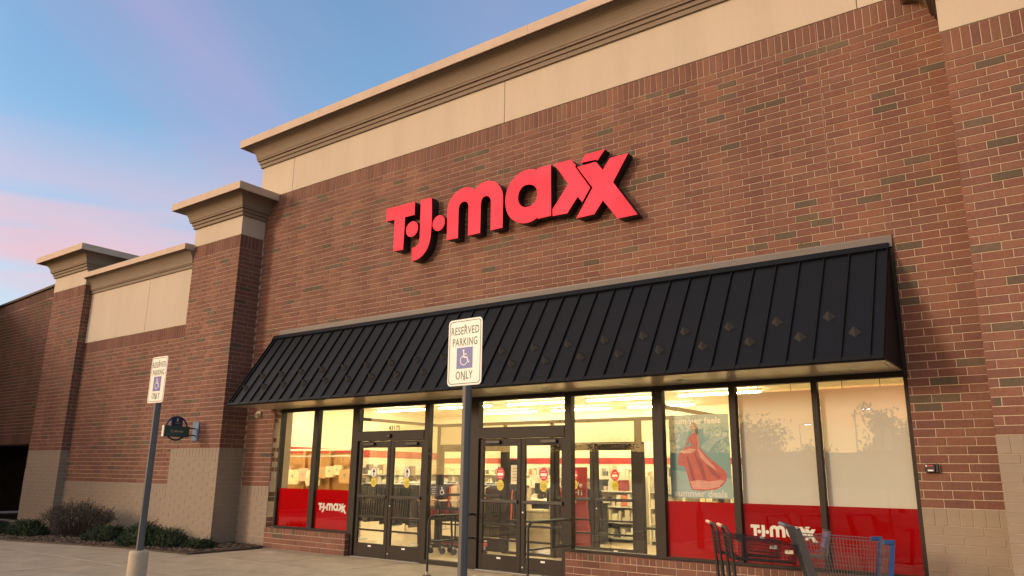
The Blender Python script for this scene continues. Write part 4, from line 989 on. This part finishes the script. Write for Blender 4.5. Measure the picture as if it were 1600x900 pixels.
# ---- shopping carts, built along +x with the handle at x=0
def wire_panel(mb, p00, p10, p11, p01, nu, nv, r):
    P = [Vector(p) for p in (p00, p10, p11, p01)]
    f = lambda a, b: (P[0]*(1-a)+P[1]*a)*(1-b) + (P[3]*(1-a)+P[2]*a)*b
    for i in range(nu+1): mb.tube([f(i/nu, 0), f(i/nu, 1)], r, 4, caps=False)
    for i in range(nv+1): mb.tube([f(0, i/nv), f(1, i/nv)], r, 4, caps=False)
def wheel(e, x, y, m='black_plastic'):
    MB().tube([(x, y-.014, .055), (x, y+.014, .055)], .055, 16).build('wheel', m, e, local=True)
    box('caster', 'steel', e, x-.012, x+.012, y-.02, y+.02, .112, .17, local=True)
def small_cart(loc, rz, label):
    e = empty('shopping_cart', loc, label, 'shopping cart', 'carts parked by the window', rz)
    w = .21
    for s in (-1, 1):
        MB().tube([(.06, s*w, .16), (.03, s*w, .60)], .022, 10).build('leg', 'black_plastic', e, local=True)
        MB().tube([(.03, s*w, .60), (.0, s*w, .94), (-.03, s*(w-.02), 1.0), (-.07, s*(w-.05), 1.015)], .016, 8).build('side_tube', 'black_plastic', e, local=True)
        MB().tube([(.06, s*w, .17), (.62, s*(w-.06), .17)], .014, 8).build('base_rail', 'black_plastic', e, local=True)
    MB().tube([(-.07, -w+.05, 1.015), (-.07, w-.05, 1.015)], .019, 10).build('handle', 'handle_pink', e, local=True)
    b = MB(); wire_panel(b, (.02, -w+.01, .66), (.72, -w+.05, .62), (.74, -w+.04, .82), (-.0, -w+.01, .90), 16, 6, .0028)
    wire_panel(b, (.02, w-.01, .66), (.72, w-.05, .62), (.74, w-.04, .82), (-.0, w-.01, .90), 16, 6, .0028)
    wire_panel(b, (.72, -w+.05, .62), (.72, w-.05, .62), (.74, w-.04, .82), (.74, -w+.04, .82), 8, 5, .0028)
    wire_panel(b, (.02, -w+.01, .66), (.02, w-.01, .66), (.72, w-.05, .62), (.72, -w+.05, .62), 8, 14, .0028)
    wire_panel(b, (.02, -w+.01, .66), (.02, w-.01, .66), (-.0, w-.01, .90), (-.0, -w+.01, .90), 8, 5, .0028)
    tag(b.build('basket', 'black_plastic', e, local=True), kind='stuff')
    MB().tube([(0, -w+.01, .90), (.74, -w+.04, .82), (.74, w-.04, .82), (0, w-.01, .90)], .006, 6).build('basket_rim', 'black_plastic', e, local=True)
    box('side_label', 'goods_pale', e, .60, .69, -w+.038, -w+.042, .73, .77, local=True)
    box('seat_flap', 'red_paint', e, .10, .13, -w+.03, w-.03, .70, .84, local=True)
    t = MB(); wire_panel(t, (.08, -w+.02, .24), (.08, w-.02, .24), (.62, w-.07, .20), (.62, -w+.07, .20), 6, 10, .003); tag(t.build('lower_tray', 'black_plastic', e, local=True), kind='stuff')
    box('tray_bumper', 'red_paint', e, .60, .65, -w+.04, w-.04, .17, .235, bevel=.01, local=True)
    for x in (.08, .6):
        for s in (-1, 1): wheel(e, x, s*(w-.03 if x < .3 else w-.08))
    return e
def big_cart(loc, rz, label):
    e = empty('shopping_cart', loc, label, 'shopping cart', 'carts parked by the window', rz); w = .27; L_ = .95
    for s in (-1, 1):
        MB().obox((.13, s*w, .60), ((.28, 0, -.96), (0, 1, 0), (.96, 0, .28)), (.44, .018, .035)).build('side_arm', 'cart_grey', e, local=True)
        MB().tube([(.25, s*w, .19), (.86, s*(w-.05), .19)], .016, 8).build('base_rail', 'cart_grey', e, local=True)
        MB().tube([(.0, s*w, 1.02), (-.05, s*(w-.01), 1.045), (-.10, s*(w-.04), 1.05)], .016, 8).build('handle_arm', 'cart_grey', e, local=True)
    MB().tube([(-.10, -w+.04, 1.05), (-.10, w-.04, 1.05)], .02, 10).build('handle', 'plate_blue', e, local=True)
    lo, hi = .50, .95
    b = MB(); r = .0026
    wire_panel(b, (.16, -w+.02, lo), (L_-.06, -w+.04, lo-.03), (L_, -w+.01, hi-.04), (.05, -w+.02, hi), 26, 5, r)
    wire_panel(b, (.16, w-.02, lo), (L_-.06, w-.04, lo-.03), (L_, w-.01, hi-.04), (.05, w-.02, hi), 26, 5, r)
    wire_panel(b, (L_-.06, -w+.04, lo-.03), (L_-.06, w-.04, lo-.03), (L_, w-.01, hi-.04), (L_, -w+.01, hi-.04), 14, 5, r)
    wire_panel(b, (.16, -w+.02, lo), (.16, w-.02, lo), (.05, w-.02, hi), (.05, -w+.02, hi), 10, 4, r)
    tag(b.build('basket', 'cart_wire', e, local=True), kind='stuff')
    box('basket_floor', 'cart_grey', e, .16, L_-.07, -w+.03, w-.03, lo-.035, lo-.015, local=True)
    MB().tube([(.05, -w+.02, hi), (L_, -w+.01, hi-.04), (L_, w-.01, hi-.04), (.05, w-.02, hi)], .005, 6).build('basket_rim', 'cart_wire', e, local=True)
    for s in (-1, 1):
        MB().bbox(L_-.09, L_+.02, s*(w-.01)-.016, s*(w-.01)+.016, hi-.065, hi-.02, b=.01).build('corner_bumper', 'bumper_blue', e, local=True)
        MB().obox((L_-.022, s*(w-.018), .70), ((.06, 0, .45), (0, 1, 0), (1, 0, -.13)), (.235, .016, .022)).build('bumper_strip', 'bumper_blue', e, local=True)
    sm_ = MB(); wire_panel(sm_, (.10, -w+.04, .74), (.30, -w+.05, .72), (.34, -w+.05, 1.0), (.07, -w+.04, .92), 4, 3, r); wire_panel(sm_, (.30, -w+.05, .72), (.30, w-.05, .72), (.36, w-.05, 1.0), (.36, -w+.05, 1.0), 8, 4, r)
    wire_panel(sm_, (.10, -w+.04, .74), (.10, w-.04, .74), (.30, w-.05, .72), (.30, -w+.05, .72), 8, 3, r); tag(sm_.build('child_seat', 'cart_wire', e, local=True), kind='stuff')
    MB().obox((.335, 0, .90), ((.2, 0, .98), (0, 1, 0), (.98, 0, -.2)), (.085, .12, .012)).build('seat_back', 'purple_plastic', e, local=True)
    for x in (.3, .84):
        for s in (-1, 1): wheel(e, x, s*(w-.02 if x < .5 else w-.06))
    return e
small_cart((10.18, -1.22, 0), R(30), 'small black wire cart nearest the dress poster window')
small_cart((10.52, -1.72, 0), R(30), 'small black wire cart in front of the other black cart')
for i_ in range(4): small_cart((2.75+i_*.30, 1.55, 0), R(8), ('leftmost', 'second', 'third', 'rightmost')[i_]+' dark cart of the row nested inside behind the entrance doors')
big_cart((11.24, -1.62, 0), R(25), 'large grey wire cart with blue front corners')

# ------------------------------------------------------------------ planting bed
bed = [(.02, -.40), (.10, -2.02), (-1.85, -2.2), (-3.8, -2.68), (-5.4, -3.1), (-9.5, -3.6), (-12.5, -3.3), (-12.5, -.62), (-3.0, -.62), (-1.0, -.15), (-.2, -.15)]
bd = MB().poly(bed, [], lambda a, b: (a, b, .03), (0, 0, -.06)).build('planting_bed', 'soil'); structure(bd)
def inside(x, y):
    c = False
    for i in range(len(bed)):
        (x1_, y1_), (x2_, y2_) = bed[i-1], bed[i]
        if (y1_ > y) != (y2_ > y) and x < (x2_-x1_)*(y-y1_)/(y2_-y1_)+x1_: c = not c
    return c
ml = MB(); rr = random.Random(3); cnt = 0
while cnt < 5200:
    x, y = rr.uniform(-10, .1), rr.uniform(-3.6, -.2)
    if not inside(x, y): continue
    cnt += 1; a = rr.uniform(0, 6.3); l, w_ = rr.uniform(.02, .06), rr.uniform(.007, .016); d = Vector((math.cos(a), math.sin(a), rr.uniform(-.3, .3))); n_ = Vector((-math.sin(a), math.cos(a), rr.uniform(-.4, .4))); c = Vector((x, y, .035+rr.uniform(0, .025)))
    ml.add([c-d*l-n_*w_, c+d*l-n_*w_, c+d*l+n_*w_, c-d*l+n_*w_, c+Vector((0, 0, .012))], [(0, 1, 4), (1, 2, 4), (2, 3, 4), (3, 0, 4)])
tag(ml.build('bark_mulch', 'mulch'), 'brown bark mulch covering the planting bed', 'mulch', kind='stuff')

def juniper(name, x, y, rx, ry, h, n, label, m='juniper', seed=1, up=.25, group='junipers in the planting bed'):
    rr = random.Random(seed); e = empty(name, (x, y, .02), label, 'shrub', group); f = MB(); st_ = MB()
    for i in range(n):
        a = rr.uniform(0, 2*math.pi); q = rr.random()**.55; el = rr.uniform(.1, 1)
        base = Vector((math.cos(a)*rx*q*.7, math.sin(a)*ry*q*.7, .02 + h*(1-q*q)*rr.uniform(.2, .75)))
        d = Vector((math.cos(a+rr.uniform(-.7, .7))*rx, math.sin(a+rr.uniform(-.7, .7))*ry, h*rr.uniform(up, up+1.0))).normalized()
        Ls = rr.uniform(.10, .22); side = d.cross(Vector((0, 0, 1)))
        if side.length < .01: side = Vector((1, 0, 0))
        side.normalize(); upv = side.cross(d)
        for k in range(5):
            t = k/5; b0 = base + d*Ls*t
            for sg in (-1, 1):
                tip = b0 + (d*.8 + side*sg*rr.uniform(.4, 1) + upv*rr.uniform(-.3, .6)).normalized()*Ls*rr.uniform(.22, .4)*(1-t*.5); w_ = upv*.008 + side*.008
                f.add([b0-w_, b0+w_, tip], [(0, 1, 2)])
        f.add([base-side*.006, base+side*.006, base+d*Ls*1.15], [(0, 1, 2)])
    for i in range(14):
        a = rr.uniform(0, 6.3); st_.tube([(0, 0, .0), (math.cos(a)*rx*.35, math.sin(a)*ry*.35, h*.3), (math.cos(a)*rx*.75, math.sin(a)*ry*.75, h*rr.uniform(.3, .6))], [.012, .008, .003], 5)
    tag(f.build('foliage', m, e, local=True), kind='stuff'); tag(st_.build('branches', 'bark', e, local=True), kind='stuff'); return e
juniper('juniper', -7.3, -2.6, .75, .5, .36, 620, 'low dark juniper at the left end of the bed', seed=1)
juniper('juniper', -6.05, -2.35, .7, .5, .46, 620, 'rounded juniper in front of the dry shrub', seed=2)
juniper('juniper', -3.55, -1.75, .8, .55, .42, 760, 'broad juniper left of the farther sign post', seed=3)
juniper('juniper', -2.55, -1.45, .75, .5, .50, 760, 'tall juniper behind the farther sign post', seed=4)
juniper('juniper', -2.0, -1.95, .5, .35, .27, 420, 'low juniper right of the farther sign post', seed=7)
juniper('juniper', -1.35, -1.6, .55, .42, .42, 560, 'pointed brownish juniper at the foot of the pier', seed=5, up=.5)
juniper('juniper', -.62, -1.35, .42, .3, .20, 300, 'smallest juniper at the right tip of the bed', seed=6)
def dry_shrub(x, y, rx, ry, h, label):
    rr = random.Random(11); e = empty('dry_shrub', (x, y, .02), label, 'shrub'); f = MB(); g = MB()
    for i in range(420):
        a = rr.uniform(0, 2*math.pi); q = rr.random()**.5
        p0 = Vector((math.cos(a)*rx*q*.45, math.sin(a)*ry*q*.45, 0)); top = Vector((math.cos(a)*rx*q*1.0, math.sin(a)*ry*q, h*(1.05-.42*q*q)*rr.uniform(.75, 1.05)))
        mid = p0*.5+top*.5 + Vector((rr.uniform(-.06, .06), rr.uniform(-.06, .06), .05))
        f.tube([p0, mid, top], [.006, .0045, .002], 3, caps=False)
        for k in range(6):
            t = rr.uniform(.35, 1); b0 = mid*(1-t)*1 + top*t; tip = b0 + Vector((rr.uniform(-.1, .1), rr.uniform(-.1, .1), rr.uniform(.0, .13)))
            f.tube([b0, tip], [.003, .0012], 3, caps=False)
            if rr.random() < .5:
                s_ = Vector((rr.uniform(-1, 1), rr.uniform(-1, 1), rr.uniform(-1, 1)))*.012; g.add([tip-s_, tip+s_, tip+Vector((rr.uniform(-.02, .02), rr.uniform(-.02, .02), .03))], [(0, 1, 2)])
    tag(f.build('twigs', 'dry_twig', e, local=True), kind='stuff'); tag(g.build('leaves', 'dry_twig', e, local=True), kind='stuff')
dry_shrub(-5.25, -1.65, 1.4, .66, .74, 'dry brown twiggy shrub against the wing wall')

# ------------------------------------------------------------------ the far side of the parking lot (seen mirrored in the glass)
def tree(x, y, h, cr_, label, seed, ch=None):
    rr = random.Random(seed); e = empty('lot_tree', (x, y, -.12), label, 'tree', 'trees across the parking lot'); t = MB(); f = MB()
    t.tube([(0, 0, 0), (.05, 0, h*.3), (0, .05, h*.6), (.05, 0, h*.92)], [.16, .12, .07, .02], 8)
    for i in range(16):
        a = rr.uniform(0, 6.3); z = h*rr.uniform(.35, .8); l = cr_*rr.uniform(.5, .95); p0 = Vector((0, 0, z)); p1 = p0 + Vector((math.cos(a)*l, math.sin(a)*l, h*rr.uniform(.05, .2))); t.tube([p0, (p0+p1)/2+Vector((0, 0, .1)), p1], [.05, .03, .01], 5)
        for k in range(150):
            c = p0.lerp(p1, rr.uniform(.35, 1.1)) + Vector((rr.gauss(0, 1), rr.gauss(0, 1), rr.gauss(0, 1)))*cr_*.2; s_ = rr.uniform(.07, .14)
            u = Vector((rr.uniform(-1, 1), rr.uniform(-1, 1), rr.uniform(-1, 1))).normalized()*s_; v = u.orthogonal()*.6; f.add([c-u, c+v, c+u, c-v], [(0, 1, 2, 3)])
    t.build('trunk', 'bark', e, local=True); tag(f.build('crown', 'foliage', e, local=True), kind='stuff')
for i, (x, y, h, c, l) in enumerate([(5.9, -34, 5.4, 1.6, 'young tree mirrored at the right edge of the rightmost window'), (-3.0, -40, 5.2, 2.4, 'broad tree mirrored behind the carts'), (.5, -38, 3.6, 1.5, 'short tree mirrored left of the mullion between screened windows'), (-10, -46, 5.6, 2.4, 'tree across the lot, third from the left'), (-17, -44, 5.0, 2.2, 'tree across the lot, second from the left'), (-24, -48, 6.0, 2.5, 'tree across the lot, farthest left')]): tree(x, y, h, c, l, 20+i)
def lot_lamp(x, y, h, label):
    e = empty('lot_lamp', (x, y, -.12), label, 'lamp post', 'parking lot lamps')
    MB().tube([(0, 0, .7), (0, 0, h)], [.08, .05], 10).build('pole', 'galv', e, local=True); MB().tube([(0, 0, 0), (0, 0, .75)], .25, 16).build('base', 'concrete', e, local=True)
    MB().tube([(0, 0, h), (.9, .25, h+.08)], .035, 8).build('arm', 'galv', e, local=True)
    MB().obox((1.2, .33, h+.06), ((1, .28, 0), (-.28, 1, 0), (0, 0, 1)), (.38, .2, .06)).build('head', 'galv', e, local=True)
    MB().obox((1.2, .33, h-.02), ((1, .28, 0), (-.28, 1, 0), (0, 0, 1)), (.3, .15, .02)).build('lens', 'lot_lamp', e, local=True)
lot_lamp(-3.9, -70, 8.3, 'lamp post mirrored in the middle of the rightmost window'); lot_lamp(-14.4, -88, 8.2, 'lamp post mirrored near the mullion of the screened windows'); lot_lamp(-12, -120, 8.5, 'farthest lamp post across the parking lot'); lot_lamp(4.0, -52, 4.2, 'short lamp post across the lot')
for x, y, w_, d_, h, l in ((-30, -150, 46, 20, 6.0, 'long low building across the road'), (24, -140, 34, 18, 5.2, 'low building at the right across the road'), (-95, -170, 50, 22, 7, 'wide low building far left across the road')):
    e = empty('far_store', (x, y, 0), l, 'building', 'stores across the road')
    box('wall', 'far_wall', e, -w_/2, w_/2, -d_/2, d_/2, -.1, h, local=True); box('roof_edge', 'bronze', e, -w_/2-.2, w_/2+.2, -d_/2-.2, d_/2+.2, h, h+.35, local=True)
    for k in range(6): box('window', 'bronze_dark', e, -w_/2+3+k*w_/6.5, -w_/2+5.5+k*w_/6.5, d_/2-.05, d_/2+.03, .6, 2.8, local=True)
